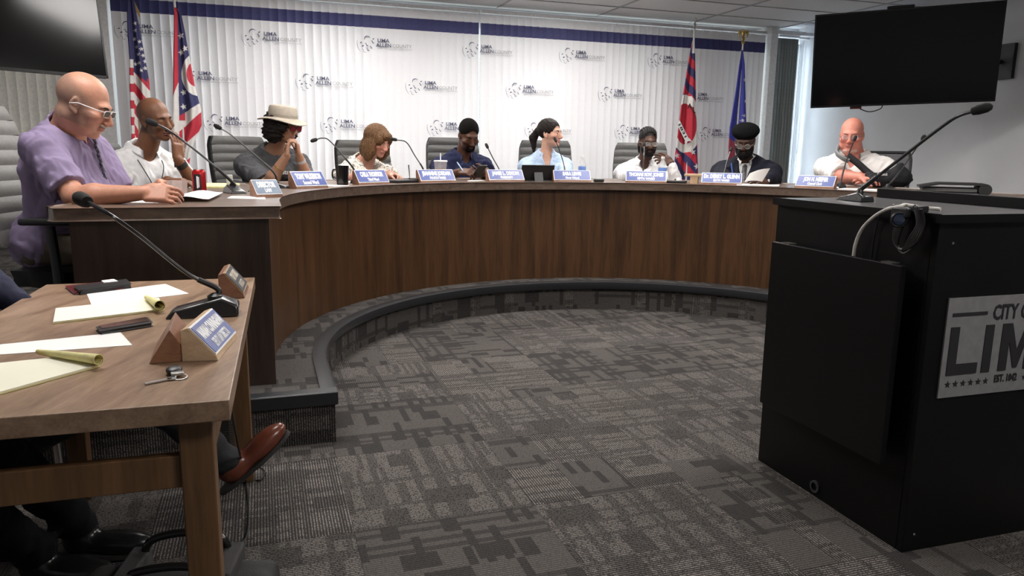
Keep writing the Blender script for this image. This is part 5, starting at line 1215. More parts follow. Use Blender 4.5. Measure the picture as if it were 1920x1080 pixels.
sl = MB(); cx = p3['hip'] + (p3['S'] - p3['hip']) * .60; ex3 = unit(r3 * -1.); ex3 = -r3 if (-r3)[0] > 0 else r3
place_text(sl, 'Lion', cx + f3 * .185 + ex3 * .02 + U * .08, ex3, U, .035, .055, off=.0); place_text(sl, 'Scouts', cx + f3 * .195 + ex3 * .02 + U * .035, ex3, U, .045, .11, off=.0, bold=.001); sl.build('shirt_lettering', M_pl, p3['o'], smooth=False)
E_, W_, _a = p3['arm'][1]; wd = unit(W_ - E_); MB().tube([E_ + (W_ - E_) * .62 + frame_z(wd) @ np.array([.038 * math.cos(a), .038 * math.sin(a), 0]) for a in np.linspace(0, 2 * PI, 20)], .003, 6, False).build('bracelet', mat('gold', (.6, .42, .15), .25, 1), p3['o'])
E_, W_, _a = p3['arm'][-1]; wd = unit(W_ - E_); MB().tube([W_ - wd * .055, W_ - wd * .03], [.033, .032], 16).build('watch_band', mat('grey_plastic', (.42, .42, .43), .5), p3['o'])
# ---- 4 the woman in the floral blouse
H4 = hd(708, 264, 2.74); y4 = toC(H4) + .1; f4 = np.array([math.cos(y4), math.sin(y4), 0]); r4 = np.array([f4[1], -f4[0], 0]); S4 = H4 - U * .235 - f4 * .14 + np.array([-.04, 0, 0])
M_flor = mat('floral_fabric', (.68, .66, .60), .8, bump=(60, .2)); nt = M_flor.node_tree
vn = nt.nodes.new('ShaderNodeTexNoise'); vn.inputs['Scale'].default_value = 16; vn.inputs['Distortion'].default_value = 2.2; vn.inputs['Detail'].default_value = 1; tc_ = [n for n in nt.nodes if n.type == 'TEX_COORD'][0]; nt.links.new(tc_.outputs['Object'], vn.inputs[0])
cr_ = nt.nodes.new('ShaderNodeValToRGB'); el = cr_.color_ramp.elements; el[0].position = .40; el[0].color = (.25, .24, .21, 1); el[1].position = .47; el[1].color = (.74, .71, .65, 1); e_ = el.new(.60); e_.color = (.74, .71, .65, 1); e_ = el.new(.64); e_.color = (.42, .36, .27, 1); nt.links.new(vn.outputs[0], cr_.inputs[0]); nt.links.new(cr_.outputs[0], nt.nodes['Principled BSDF'].inputs['Base Color'])
w4 = rim(748, .18); w4[2] = HT + .035; w4b = rim(700, .22); w4b[2] = HT + .03
p4 = person('woman with a brown bob and floral blouse writing on the dais', H4, y4 + .15, .36, y4, (.52, .275, .205), 'fair_skin', S=S4, g=1.14, sh=.175, fem=True, blush=.5, lips=(.45, .15, .15), closed=True, hs=.98,
    arms={-1: dict(w=w4, pole=w4 + np.array([.35, .1, -.1]), d=f4 * .6 + np.array([.1, 0, .05]), n=-U * .8 - r4 * -.4, side=U + f4, curl=.8, thumb=.8, fat=1.1), 1: dict(w=w4b, pole=S4 + r4 * .5 - U * .5, d=-r4 * .8 + f4 * .5, n=-U, side=f4, curl=.25, fat=1.1)},
    top=('blouse', 'floral_fabric', (.7, .68, .62), dict(mat=M_flor, sleeve=.9, sleeve_r=1.5, amp=.006, nk=.080, vneck=.05, infl=.014, nl=.07)))
M_brn = hairmat('light_brown_hair', (.15, .078, .036))
hair(p4, [CAP, ((0, -.03, .03), (.088, .103, .088)), ((-.078, .005, -.07), (.034, .062, .095)), ((.078, .005, -.07), (.034, .062, .095)), ((0, -.07, -.07), (.092, .050, .105)), ((0, .062, .062), (.060, .040, .034)), ((-.05, .06, .03), (.03, .035, .045)), ((.05, .06, .03), (.03, .035, .045))], M_brn, 'bob_hair', .004, .022, 3, [((0, .115, -.045), (.056, .062, .070))], stretch=(1, 1, 6))
pc = w4 + f4 * .09 + np.array([.0, 0, .03]); MB().tube([pc - U * .045 + f4 * .03, pc + U * .06 - f4 * .03 + np.array([.03, 0, 0])], [.002, .0045], 8).build('pen', M_black, props=P('black pen held by the woman in the floral blouse', 'pen'))
# ---- 5 the man in the navy polo
H5 = hd(879, 253, 2.72); y5 = toC(H5) + .05; f5 = np.array([math.cos(y5), math.sin(y5), 0]); r5 = np.array([f5[1], -f5[0], 0]); S5 = H5 - U * .235 - f5 * .14
w5a = aty(862, 322, H5[1] - .42); w5b = aty(905, 326, H5[1] - .42)
p5 = person('man in a navy polo looking down at a phone, pen in hand', H5, y5 - .05, .46, y5, (.082, .035, .020), 'deep_brown_skin', S=S5, g=1.2, sh=.20, neck=1.15, jaw=1.1, closed=True, lips=(.15, .06, .055), hs=1.05,
    arms={1: dict(w=w5a, pole=S5 + r5 * .6 - U * .5, d=f5 * .7 - r5 * .5, n=-U * .7 - r5 * .5, side=U, curl=.8, fat=1.15, thumb=.7), -1: dict(w=w5b, pole=S5 - r5 * .6 - U * .5, d=f5 * .5 + r5 * .7, n=U * .6 + r5 * .3 + f5 * -.5, side=U, curl=.6, fat=1.15, thumb=.5)},
    top=('polo_shirt', 'navy_knit', (.014, .017, .050), dict(sleeve=.85, sleeve_r=1.4, amp=.0045, nk=.068, vneck=.06, infl=.016)))
p5['collar'](MATS['navy_knit'], .080, .036, .048, .40, .035, .03)
hair(p5, [((0, -.020, .040), (.0785, .0985, .0865))], mat('black_crop', (.0045, .0035, .003), .95, bump=(260, .8), spec=.12), 'cropped_hair', .0008, .012, 1, [((0, .128, -.005), (.070, .080, .098)), ((.08, .07, -.02), (.03, .05, .06)), ((-.08, .07, -.02), (.03, .05, .06)), ((0, -.02, -.035), [(0, .30, -1)])])
hair(p5, [((0, .060, -.094), (.040, .040, .026)), ((0, .091, -.052), (.027, .012, .006)), ((.028, .078, -.072), (.009, .015, .02)), ((-.028, .078, -.072), (.009, .015, .02))], MATS['black_crop'], 'goatee', .001, .012, 1, [((0, .098, -.068), (.019, .02, .011))])
sw_ = MB(); cL = p5['hip'] + (p5['S'] - p5['hip']) * .78 + f5 * .165 * 1.0 + r5 * .085; ex5 = -r5
pts = [(-.024, .010), (-.018, -.002), (-.008, -.006), (.026, .010), (-.006, .000), (-.014, .002)]; sw_.prism(pts, 0, .002, np.stack([ex5, U, np.cross(ex5, U)], 1), cL); sw_.build('chest_emblem', M_pl, p5['o'], smooth=False)
pc = w5b + f5 * .07 + r5 * .055 + U * .03; MB().box(pc, (.036, .006, .072), rz(y5 - PI / 2) @ rot('X', -1.0)).build('phone', M_black, bevel=.004, props=P('black phone held by the man in the navy polo', 'phone'))
pa, pb2 = aty(868, 320, w5a[1] - .06), aty(857, 304, w5a[1] - .04); MB().tube([pa, pb2], .0045, 8).build('pen', mat('pale_blue_pen', (.45, .60, .85), .35), props=P('pale blue pen held by the man in the navy polo', 'pen'))
# ---- 6 the woman with the ponytail
H6 = hd(1032, 250, 2.80); y6 = toC(H6) + .0; f6 = np.array([math.cos(y6), math.sin(y6), 0]); r6 = np.array([f6[1], -f6[0], 0]); S6 = H6 - U * .255 - f6 * .04 + np.array([-.03, 0, 0]); S6[2] = H6[2] - .255
M_blu = cloth('light_blue_chambray', (.40, .50, .64))
p6 = person('woman with a dark ponytail and light blue shirt looking right', H6, math.radians(-32), .0, y6, (.56, .315, .225), 'light_skin', S=S6, g=.98, sh=.17, fem=True, blush=.3, lips=(.50, .17, .17), neck=.86, hs=1.0,
    arms={1: dict(w=rim(1008, .25) + U * .05, pole=S6 + r6 * .4 - U * .6, d=f6 - r6 * .4, n=-U, side=-r6, curl=.4), -1: dict(w=rim(1062, .25) + U * .05, pole=S6 - r6 * .4 - U * .6, d=f6 + r6 * .4, n=-U, side=r6, curl=.4)},
    top=('shirt', 'light_blue_chambray', (.4, .5, .64), dict(mat=M_blu, sleeve=1.9, amp=.004, nk=.062, vneck=.15, infl=.012)))
p6['collar'](M_blu, .070, .036, .05, .75, .035, .03)
M_dkh = hairmat('dark_brown_hair', (.012, .007, .0055))
hair(p6, [((0, -.022, .038), (.083, .104, .092)), ((0, -.115, .020), (.03, .03, .03)), ((0, -.13, .02), (.0, -.175, -.04, .029, .034)), ((0, -.175, -.04), (.0, -.165, -.155, .034, .012)), ((-.074, .03, .00), (.010, .025, .04))], M_dkh, 'ponytail_hair', .0025, .018, 2, [((0, .118, -.020), (.080, .088, .100)), ((.08, .01, -.05), (.03, .05, .05)), ((-.08, .01, -.05), (.03, .05, .05))], stretch=(1, 1, 5), pad=.26)
MB().grid(np.array([[p6['N'] + f6 * (.100 + .035 * v) - U * (.10 + .10 * v) + r6 * (u - .5) * .07 for v in np.linspace(0, 1, 4)] for u in np.linspace(0, 1, 5)]), .006).build('undershirt', MATS['white_cotton'], p6['o'])
c_ = p6['hip'] + (p6['S'] - p6['hip']) * .58 + f6 * .15 - r6 * .075; MB().box(c_, (.035, .004, .038), rz(y6 - PI / 2)).build('chest_pocket', M_blu, p6['o'], bevel=.003)
# ---- 7 the man with braids and glasses
H7 = hd(1215, 266, 2.76); y7 = toC(H7); f7 = np.array([math.cos(y7), math.sin(y7), 0]); r7 = np.array([f7[1], -f7[0], 0]); S7 = H7 - U * .245 - f7 * .10 + np.array([-.02, 0, 0])
Y7 = H7[1]
M_wsh = cloth('white_dress_cotton', (.72, .71, .72))
p7 = person('bearded man with braids, glasses and a white dress shirt, hand at his mouth', H7, y7 + .25, .16, y7, (.078, .034, .021), 'dark_skin_warm', S=S7, g=1.08, sh=.19, lips=(.14, .06, .055),
    arms={-1: dict(w=aty(1259, 305, Y7 - .17), pole=aty(1262, 350, Y7 - .2) - r7 * .1 - U * .2, d=np.array([-.95, .0, .30]), n=np.array([-.3, .9, -.3]), side=U, curl=.45, thumb=.3, L1=.27, L2=.235, curls=[.2, .5, .7, .8]), 1: dict(w=rim(1190, .2) + U * .04, pole=S7 + r7 * .5 - U * .5, d=-r7 * .6 + f7 * .5, n=-U, side=U, curl=.8)},
    top=('dress_shirt', 'white_dress_cotton', (.72, .71, .72), dict(mat=M_wsh, sleeve=1.88, amp=.005, nk=.064, vneck=.05, infl=.013)))
p7['collar'](M_wsh, .074, .036, .05, .5, .02, .03)
M_blk7 = hairmat('black_braids', (.007, .005, .0045))
hair(p7, [((0, -.021, .037), (.0775, .098, .0865)), ((0, -.10, -.01), (.05, .03, .05)), ((-.07, -.03, -.03), (-.066, -.02, -.10, .012, .008)), ((.07, -.04, -.03), (.06, -.05, -.10, .012, .008))], M_blk7, 'braided_hair', .0, .02, 2, [((0, .105, -.03), (.066, .075, .100))])
br = MB()
for k in range(-3, 4):
    br.tube([p7['L'](k * .018, y_, .037 + .0905 * math.sqrt(max(0, 1 - ((y_ + .022) / .102) ** 2 - (k * .018 / .082) ** 2))) for y_ in (.058, .04, .015, -.02, -.055, -.085)], .0074, 6)
br.build('cornrows', M_blk7, p7['o'])
BEARD = [((0, .055, -.092), (.050, .045, .036)), ((.050, .028, -.055), (.016, .032, .045)), ((-.050, .028, -.055), (.016, .032, .045)), ((0, .090, -.051), (.029, .014, .0075)), ((.03, .075, -.072), (.010, .02, .022)), ((-.03, .075, -.072), (.010, .02, .022))]
hair(p7, BEARD, M_blk7, 'beard', .0015, .012, 1, [((0, .100, -.068), (.018, .02, .009))])
glasses(p7, mat('silver_frame', (.35, .33, .31), .35, .6), 'rect', .024, .017, .110, -.004, M_len, .0018)
# ---- 8 the man in the dark suit
H8 = hd(1397, 263, 2.74); y8 = toC(H8) + .05; f8 = np.array([math.cos(y8), math.sin(y8), 0]); r8 = np.array([f8[1], -f8[0], 0]); S8 = H8 - U * .24 - f8 * .13 + np.array([.01, 0, 0]); Y8 = H8[1]
M_suit = cloth('dark_suit_wool', (.0095, .010, .018)); hsu = {}
w8a = rim(1372, .18) + U * .04; w8b = aty(1440, 340, w8a[1] + .03)
p8 = person('bearded man in a dark suit, tie and black knit cap reading papers', H8, y8 + .03, .42, y8, (.058, .025, .016), 'dark_skin', S=S8, g=1.18, sh=.205, closed=True, lips=(.12, .05, .045),
    arms={1: dict(w=w8a, pole=S8 + r8 * .6 - U * .5, d=-r8 * .7 + f8 * .4, n=-U * .8, side=U + f8, curl=.8, thumb=.8, fat=1.1), -1: dict(w=w8b, pole=S8 - r8 * .6 - U * .5, d=f8 * .4 + r8 * .6, n=-U * .3 + r8, side=U, curl=.6, thumb=.7, fat=1.1)},
    top=('suit_jacket', 'dark_suit_wool', (.018, .019, .030), dict(mat=M_suit, sleeve=1.90, amp=.004, nk=.070, vneck=.30, nkd=.10, infl=.026, nl=.16, lowsleeve=.040)))
p8['shirt']('dress_shirt', .006, M_wsh, sleeve=1.97, amp=.002, nk=.062, lowsleeve=.030)
p8['collar'](M_wsh, .072, .034, .046, .38, .03, .03); p8['collar'](M_suit, .088, .026, .036, 1.0, .02, .02, name='jacket_collar')
tp_ = []
N8 = p8['N']; 
for v_ in np.linspace(0, 1, 9):
    w_ = .016 + .014 * v_ if v_ > .08 else .02; c_ = N8 + f8 * (.080 + .10 * min(v_ * 1.6, 1)) - U * (.02 + .30 * v_)
    tp_.append([c_ + r8 * w_ * u + f8 * (.008 * (1 - u * u) + .016) for u in np.linspace(-1, 1, 5)])
MB().grid(np.array(tp_), .006).build('tie', mat('grey_striped_tie', (.06, .06, .065), .5, noise=(80, .5)), p8['o'])
kt = Field(N8 - .2, N8 + .2, .006); kt.ell(N8 + f8 * .095 - U * .022, (.018, .016, .020), rz(y8 - PI / 2), .004); v_, f_ = kt.mesh(); link_mesh('tie_knot', v_, f_, MATS['grey_striped_tie'], p8['o'])
M_cap = mat('black_knit', (.003, .003, .0032), .95, bump=(300, .8), spec=.1)
hair(p8, [((0, -.035, .070), (.114, .118, .060)), ((0, -.02, .060), (.092, .110, .066))], M_cap, 'knit_cap', .0015, .02, 1, [((0, 0, .012), [(0, .18, -1)])], ridge=False)
hair(p8, [((0, .048, -.098), (.060, .055, .052)), ((.056, .025, -.060), (.018, .036, .05)), ((-.056, .025, -.060), (.018, .036, .05)), ((0, .091, -.050), (.030, .014, .008)), ((.032, .075, -.072), (.012, .02, .022)), ((-.032, .075, -.072), (.012, .02, .022))], hairmat('black_beard', (.010, .009, .009)), 'beard', .0022, .012, 1, [((0, .100, -.068), (.017, .02, .008))])
glasses(p8, MATS['silver_frame'], 'round', .023, .019, .112, -.010, M_len, .0018)
pq = [aty(1396, 341, w8b[1] - .06), aty(1429, 341, w8b[1] - .02), aty(1444, 316, w8b[1] + .0), aty(1406, 325, w8b[1] - .08)]
sheet(pq, 'white sheet held up by the suited man', 0, lift=lambda u, v: .01 * math.sin(3 * u))
pa, pb2 = aty(1374, 330, w8a[1] - .06), aty(1371, 306, w8a[1] - .05); MB().tube([pa, pb2], .0048, 8).build('pen', mat('blue_pen', (.08, .16, .60), .35), props=P('blue pen in the suited man\'s hand', 'pen'))
# ---- 9 the bald man with an arm sling at the right
H9 = hd(1597, 253, 2.86); y9 = toC(H9) + .10; f9 = np.array([math.cos(y9), math.sin(y9), 0]); r9 = np.array([f9[1], -f9[0], 0]); S9 = H9 - U * .228 - f9 * .06 + np.array([.03, 0, 0]); Y9 = H9[1]
M_w9 = cloth('cream_white_cotton', (.80, .765, .74)); w9 = aty(1618, 333, Y9 - .36); w9b = aty(1640, 335, Y9 - .36)
p9 = person('bald pink-faced man with white beard, white shirt and black arm sling', H9, y9 + .12, .14, y9, (.66, .255, .190), 'pink_skin', S=S9, g=1.42, sh=.225, neck=1.35, jaw=1.3, blush=.45, brow=mat('pale_brow', (.5, .3, .24), .9), hs=1.10, lips=(.5, .18, .17), belly=.04, closed=True,
    arms={1: dict(w=w9, pole=S9 + r9 * .7 - U * .6, d=-r9 * .8 + f9 * .35, n=-U * .6 + f9 * -.2, side=U + f9, curl=.5, fat=1.2), -1: dict(w=w9b, pole=S9 - r9 * .7 - U * .6, d=r9 * .8 + f9 * .3, n=-U * .3 - f9 * .7, side=U, curl=.5, fat=1.15)},
    top=('shirt', 'cream_white_cotton', (.8, .77, .74), dict(mat=M_w9, sleeve=.9, sleeve_r=1.2, amp=.004, nk=.078, vneck=.09, infl=.016)))
p9['collar'](M_w9, .092, .034, .05, .55, .03, .03)
hair(p9, [((c[0], c[1] - .002, c[2]), rr) for c, rr in [((0, .050, -.104), (.053, .040, .022)), ((.060, .020, -.070), (.014, .030, .034)), ((-.060, .020, -.070), (.014, .030, .034))]], mat('white_beard', (.66, .44, .37), .9, bump=(260, .7)), 'beard', .0015, .012, 1, [((0, .100, -.069), (.018, .02, .008))])
glasses(p9, mat('thin_grey_frame', (.25, .22, .22), .3, .5), 'rect', .023, .014, .110, -.006, M_len, .0015)
# sling: neck pad, strap and pouch round the forearm
M_sl = mat('black_sling_fabric', (.008, .008, .010), .8, bump=(300, .3))
sl = thing('arm_sling', 'black arm sling with a grey neck pad worn by the bald man at the right', 'sling', aty(1660, 335, Y9 - .3))
b9 = aty(1590, 300, Y9 - .20)
a1_, a2_, a3_ = aty(1575, 271, Y9 + .08), aty(1569, 286, Y9 - .11), aty(1592, 302, Y9 - .235)
MB().tube(smooth_path([a1_, a2_, aty(1580, 296, Y9 - .21), a3_], 6), [.014] * 19, 8, flat=1.6).build('neck_pad', mat('grey_sling_pad', (.20, .20, .20), .8), sl)
st = [aty(1590, 292, Y9 - .22), aty(1608, 306, Y9 - .27), aty(1626, 322, Y9 - .32), aty(1642, 334, Y9 - .38)]
MB().tube(smooth_path(st, 6), [.020] * 19, 10, flat=1.3).build('strap', M_sl, sl)
K = Field(aty(1660, 330, Y9 - .4) - .3, aty(1660, 330, Y9 - .4) + .3, .007)
Yp = Y9 - .42
K.cap(aty(1640, 340, Yp), aty(1692, 334, Yp), .062, .066, .02); K.cap(aty(1676, 330, Yp), aty(1688, 313, Yp + .05), .045, .032, .05); K.cap(aty(1690, 334, Yp + .02), aty(1707, 337, Yp + .04), .040, .018, .03); K.cap(aty(1628, 326, Yp + .03), aty(1645, 340, Yp), .018, .04, .03)
K.cut((0, 0, HT + .006), (0, 0, -1)); K.noise(.003, .09, 2); v_, f_ = K.mesh(); pch = link_mesh('pouch', v_, f_, M_sl, sl)
lt = MB(); qc = aty(1654, 329, Yp - .062); e9 = unit(np.array([*(aty(1700, 329, Yp) - aty(1640, 329, Yp))[:2], 0])); place_text(lt, 'OttoBock', qc, e9, U, .028, .078, off=.0, bold=.001); lt.build('sling_lettering', M_pl, pch, smooth=False)
# ---- two people at the near table, mostly outside the frame
M_nav = cloth('navy_shirt', (.030, .032, .060))
fA = TV * -1; fA = np.array([fA[0], fA[1], 0]); yA = math.atan2(fA[1], fA[0]); rA = np.array([fA[1], -fA[0], 0])
def seat_pt(b, back, z): q = tp(TW + back, b, z); return q
SA = seat_pt(.98, .34, 1.10); HA = SA + U * .26 + fA * .04
wA = atz(52, 600, .80); wA2 = atz(10, 632, .80)
pA = person('person in a navy shirt seated at the far end of the near table', HA, yA, .1, yA, (.48, .27, .205), 'table_skin', S=SA, g=1.1, deck=0, h=.007,
    arms={-1: dict(w=atz(84, 601, .665), pole=SA - rA * .3 - U * .6, d=fA * 1. - U * .15, n=-U, side=rA, curl=.3), 1: dict(w=atz(30, 640, .665), pole=SA + rA * .4 - U * .6, d=fA - U * .1, n=-U, side=-rA, curl=.3)},
    top=('shirt', 'navy_shirt', (.03, .032, .055), dict(mat=M_nav, sleeve=1.72, amp=.005)), trousers=('charcoal_trousers', (.035, .035, .038)), shoes=('brown_shoe', (.16, .045, .025)),
    knees={-1: tp(.34, 1.05, .50), 1: tp(.38, .88, .60)}, feet={-1: tp(.98, 1.25, .09), 1: atz(432, 862, .20) + np.array([-.02, 0, 0])}, fdir={1: np.array([.62, .42, .55])})
SB = seat_pt(.30, .42, 1.10); HB = SB + U * .26 + fA * .02
pB = person('person in dark clothes at the near table, only black shoes and trousers in view', HB, yA, .1, yA, (.48, .27, .205), 'table_skin', S=SB, g=1.1, deck=0, h=.008,
    arms={-1: dict(w=tp(TW + .06, .45, .775), pole=SB - rA * .4 - U * .6, d=fA, n=-U, side=rA, curl=.3), 1: dict(w=tp(TW + .06, .12, .775), pole=SB + rA * .4 - U * .6, d=fA, n=-U, side=-rA, curl=.3)},
    top=('shirt', 'dark_jacket', (.012, .012, .014), dict(sleeve=1.8)), trousers=('black_trousers', (.007, .007, .008)),
    knees={-1: tp(.62, .62, .50), 1: tp(.60, .30, .50)}, feet={-1: atz(150, 985, .10), 1: atz(70, 1035, .09)}, fdir={-1: fA + np.array([0, -.25, -.02]), 1: fA + np.array([0, -.3, 0])})
# chair post and caster seen under the table
def tchair(b, back, label):
    return office_chair(tp(TW + back, b, 0), yA, label, back_z=1.02, base_z=0, light=M_lea2)
c1 = tchair(.98, .42, 'black swivel chair at the far end of the near table'); c2 = tchair(.30, .50, 'black swivel chair at the near end of the near table')
for c in (c1, c2): c['group'] = 'swivel chairs at the near table'

q = atz(115, 905, 0.0); cl = MB(); cl.tube([q + np.array([0, 0, .055]), q + np.array([-.01, 0, .34])], .013, 10).build('caster_post', M_steel, c1)
MB().lathe([(.024, -.018), (.027, -.01), (.027, .01), (.024, .018)], q + np.array([0, 0, .0275]), rot('Y', PI / 2), 14).build('caster', M_black, c1)
# ================================================================== CHAIRS AT THE DAIS
M_lgrey = mat('light_grey_leather', (.135, .13, .122), .5, bump=(120, .2))
q = aty(6, 340, 3.25); ch = office_chair((p1['hip'][0] + .16, p1['hip'][1] + .02), y1, 'grey ribbed swivel chair behind the purple-shirted man', back_z=1.16, light=M_lgrey, ribs=9, bw=.26, rec=.20)
def ch_behind(P_, lab, px=None, d=.02, **k):
    h_ = P_['hip']; off = np.array([0., 0.])
    yw = math.atan2(P_['f'][1], P_['f'][0]); loc = h_[:2].copy()
    if px is not None:
        Y = h_[1]; loc = aty(px, 300, Y)[:2]
    return office_chair(loc, toC(np.array([*loc, 0])), lab, **k)
ch_behind(p2, 'grey chair behind the man in the white polo', 262)
ch_behind(p3, 'grey ribbed chair standing left of the person in the sun hat', 500, back_z=1.07)
ch_behind(p4, 'grey ribbed chair behind the woman in the floral blouse', 716, back_z=1.06)
ch_behind(p5, 'grey ribbed chair behind the man in the navy polo', 872, back_z=1.10)
ch_behind(p6, 'grey ribbed chair behind the ponytailed woman', 1034, back_z=1.09)
ch_behind(p7, 'grey ribbed chair behind the man in the white dress shirt', 1202, back_z=1.08)
ch_behind(p8, 'grey chair hidden behind the suited man', 1395, back_z=.84)
ch_behind(p9, 'swivel chair with a thin-framed mesh back behind the bald man at the right', 1632, back_z=1.02, mesh_back=True, bw=.21)
# ================================================================== FLAGS
def flag(label, pole_px, topz, n, rows, colorfn, folds, amp, finial, rope=None, pole_m=None, nu=70, nv=220, pole_bot=None):
    """rows: (py, px left, px right) edges of the hanging cloth in the plane n in front of the wall"""
    (x0, yy0), (x1, yy1) = pole_px
    A_ = atn(x0, yy0, n); base = np.array([A_[0], A_[1], HS]); t = thing('flag', label, 'flag', base, 'flags on poles')
    pm = pole_m or mat('pole_wood', (.45, .38, .26), .35)
    MB().lathe([(.13, 0), (.13, .02), (.05, .05), (.02, .10), (.014, .12)], base, None, 24).build('floor_stand', mat('brass', (.55, .40, .16), .3, 1), t)
    MB().tube([base + (0, 0, .1), np.array([A_[0], A_[1], topz])], .011, 10).build('pole', pm, t)
    ys = np.array([r_[0] for r_ in rows]); L_ = np.array([r_[1] for r_ in rows]); R2 = np.array([r_[2] for r_ in rows])
    G = np.zeros((nv, nu, 3)); C = np.zeros((nv, nu, 3))
    for i in range(nv):
        py = ys[0] + (ys[-1] - ys[0]) * i / (nv - 1); l, r_ = np.interp(py, ys, L_), np.interp(py, ys, R2); fi = i / (nv - 1)
        for j in range(nu):
            u = j / (nu - 1); px = l + (r_ - l) * u
            dn = amp * min(1, .15 + 1.6 * fi) * (math.sin(u * folds * PI * 2 + .8 * math.sin(fi * 3)) + .35 * math.sin(u * folds * 4.3 * PI + fi * 2))
            p = atn(px, py, n + .02); G[i, j] = p - np.array([*WN, 0]) * dn; C[i, j] = colorfn(px, py, u, (py - ys[0]) / (ys[-1] - ys[0]))
    vs = G.reshape(-1, 3); fs = np.array([(i * nu + j, (i + 1) * nu + j, (i + 1) * nu + j + 1, i * nu + j + 1) for i in range(nv - 1) for j in range(nu - 1)], np.int32)
    link_mesh('cloth', vs, fs, mat('flag_cloth', (.5, .5, .5), .7, attr='Col', bump=(200, .15), noise=(30, .04)), t, cols=C.reshape(-1, 3))
    finial(t, np.array([A_[0], A_[1], topz])); return t
NV, RD, WH = np.array([.030, .030, .115]), np.array([.50, .022, .045]), np.array([.72, .69, .66])
def instar(px, py, cx, cy, r, rot_=0):
    dx, dy = px - cx, cy - py; d = math.hypot(dx, dy)
    if d > r: return False
    a = (math.atan2(dx, dy) + rot_) % (2 * PI / 5); a = min(a, 2 * PI / 5 - a); r_in = r * .42
    x, y = d * math.cos(a), d * math.sin(a); p2 = (r_in * math.cos(PI / 5), r_in * math.sin(PI / 5))
    return (p2[0] - r) * (y) - (p2[1]) * (x - r) > 0 if False else ((x - r) * p2[1] - y * (p2[0] - r)) < 0
def us(px, py, u, v):
    xs = 248 + (py) * .02
    if px < xs:
        if py < 111: return NV
        return WH if int((py - 111) // 15.5) % 2 == 0 else RD
    lim = 136 + (px - 252) * .75
    if py < lim and not (px > 276 and py > 147):
        for cx, cy in ((253, 44), (253, 57), (252, 73), (256, 88), (265, 92), (259, 102), (261, 118), (272, 115), (265, 132), (272, 128), (262, 78), (268, 104), (254, 120)):
            if instar(px, py, cx, cy, 4.3, .2): return WH
        return NV
    k = (py - lim - (px - 252) * .45) / (19 + (px - 252) * .12)
    return WH if int(math.floor(k)) % 2 == 0 else RD
def ball(m_name, col):
    def f_(t, p): MB().lathe([(.012, -.01), (.02, 0), (.012, .01), (.03, .03), (.03, .05), (.004, .11)], p, None, 16).build('spear_finial', mat(m_name, col, .3, 1), t)
    return f_
flag('stars-and-stripes flag hanging at the far left beside the television', ((240, -20), (243, 240)), 2.70, .38, [(-14, 239, 249), (20, 238, 255), (60, 239, 263), (110, 243, 272), (150, 243, 279), (200, 245, 283), (260, 247, 286), (345, 248, 288)], us, 1.6, .022, ball('gold_finial', (.6, .42, .15)), nv=300)
fr_ = MB()
for k in range(20): a = atn(246 + k * .8, -8 + k * 1.6, .37); fr_.tube([a, a - (0, 0, .05)], .004, 5)
o = fr_.build('fringe', mat('gold_fringe', (.45, .30, .11), .6, bump=(200, .6)), [x for x in bpy.data.objects if x.name == 'flag'][0])
o2 = MB().tube([atn(249.5, -5, .35), atn(250, 40, .35), atn(250.5, 110, .35)], .005, 6).build('gold_cord', MATS['gold_fringe'], [x for x in bpy.data.objects if x.name == 'flag'][0])
def ohio(px, py, u, v):
    xf = 334 + (py - 100) * .015
    if px < xf: 
        ed = 325 + max(0, 150 - py) * .0
        if py > 155 and px > 337 - (py - 155) * .35 - 3 and py > 150: return WH
        return RD if py < 245 else WH
    if math.hypot((px - 368) / 1.0, (py - 138) / 1.35) < 18: return RD
    if math.hypot((px - 371) / 1.0, (py - 139) / 1.3) < 31: return WH
    if py < 215 - (px - 340) * .62:
        for cx, cy in ((339, 67), (347, 91), (340, 98), (344, 173), (344, 200)):
            if instar(px, py, cx, cy, 6.5, .3): return WH
        return NV
    k = (py - (215 - (px - 340) * .62)) / 38 
    k = (py + (px - 340) * .9 - 215) / 30
    if 200 < py < 226 and px < 347: return RD
    return [WH, RD, WH, RD, WH, WH][int(min(5, max(0, math.floor(k * .9 + .15))))]
flag('swallow-tailed red, white and navy state flag beside the white polo man', ((327, 4), (326, 300)), 2.66, .36, [(14, 326, 330), (26, 326, 340), (60, 326, 347), (100, 325, 354), (165, 325, 366), (205, 324, 377), (235, 324, 378), (262, 325, 366), (285, 326, 358), (345, 330, 350)], ohio, 1.5, .022, ball('silver_finial', (.6, .6, .55)), nv=300, pole_m=mat('white_pole', (.7, .7, .66), .35))
def allen(px, py, u, v):
    cx, cy = 1284, 230; d = math.hypot((px - cx) / 30., (py - cy) / 56.)
    d1 = math.hypot((px - (1284)) / 1.0, (py - 232) / 1.75)
    if d1 < 17.5 * 1.25:
        return RD
    if d1 < 31: return WH
    for sx, sy in ((1292, 183), (1298, 285), (1268, 292), (1305, 312)):
        if instar(px, py, sx, sy, 6., .2): return WH
    if px > 1304: return RD if (px > 1305.5) else NV
    if px > 1297 and py < 100: return WH
    k = ((py - 75) - (px - 1270) * 1.25) / 17.5
    return RD if int(math.floor(k)) % 2 == 0 else NV
def mk_fin(t, p):
    MB().lathe([(.012, -.01), (.018, .0), (.010, .02), (.022, .04), (.012, .06)], p, None, 16).tube(smooth_path([p + (0, 0, .06), p + (.02, 0, .09), p + (.0, 0, .12)], 5), .006, 6).build('hook_finial', MATS['silver_finial'], t)
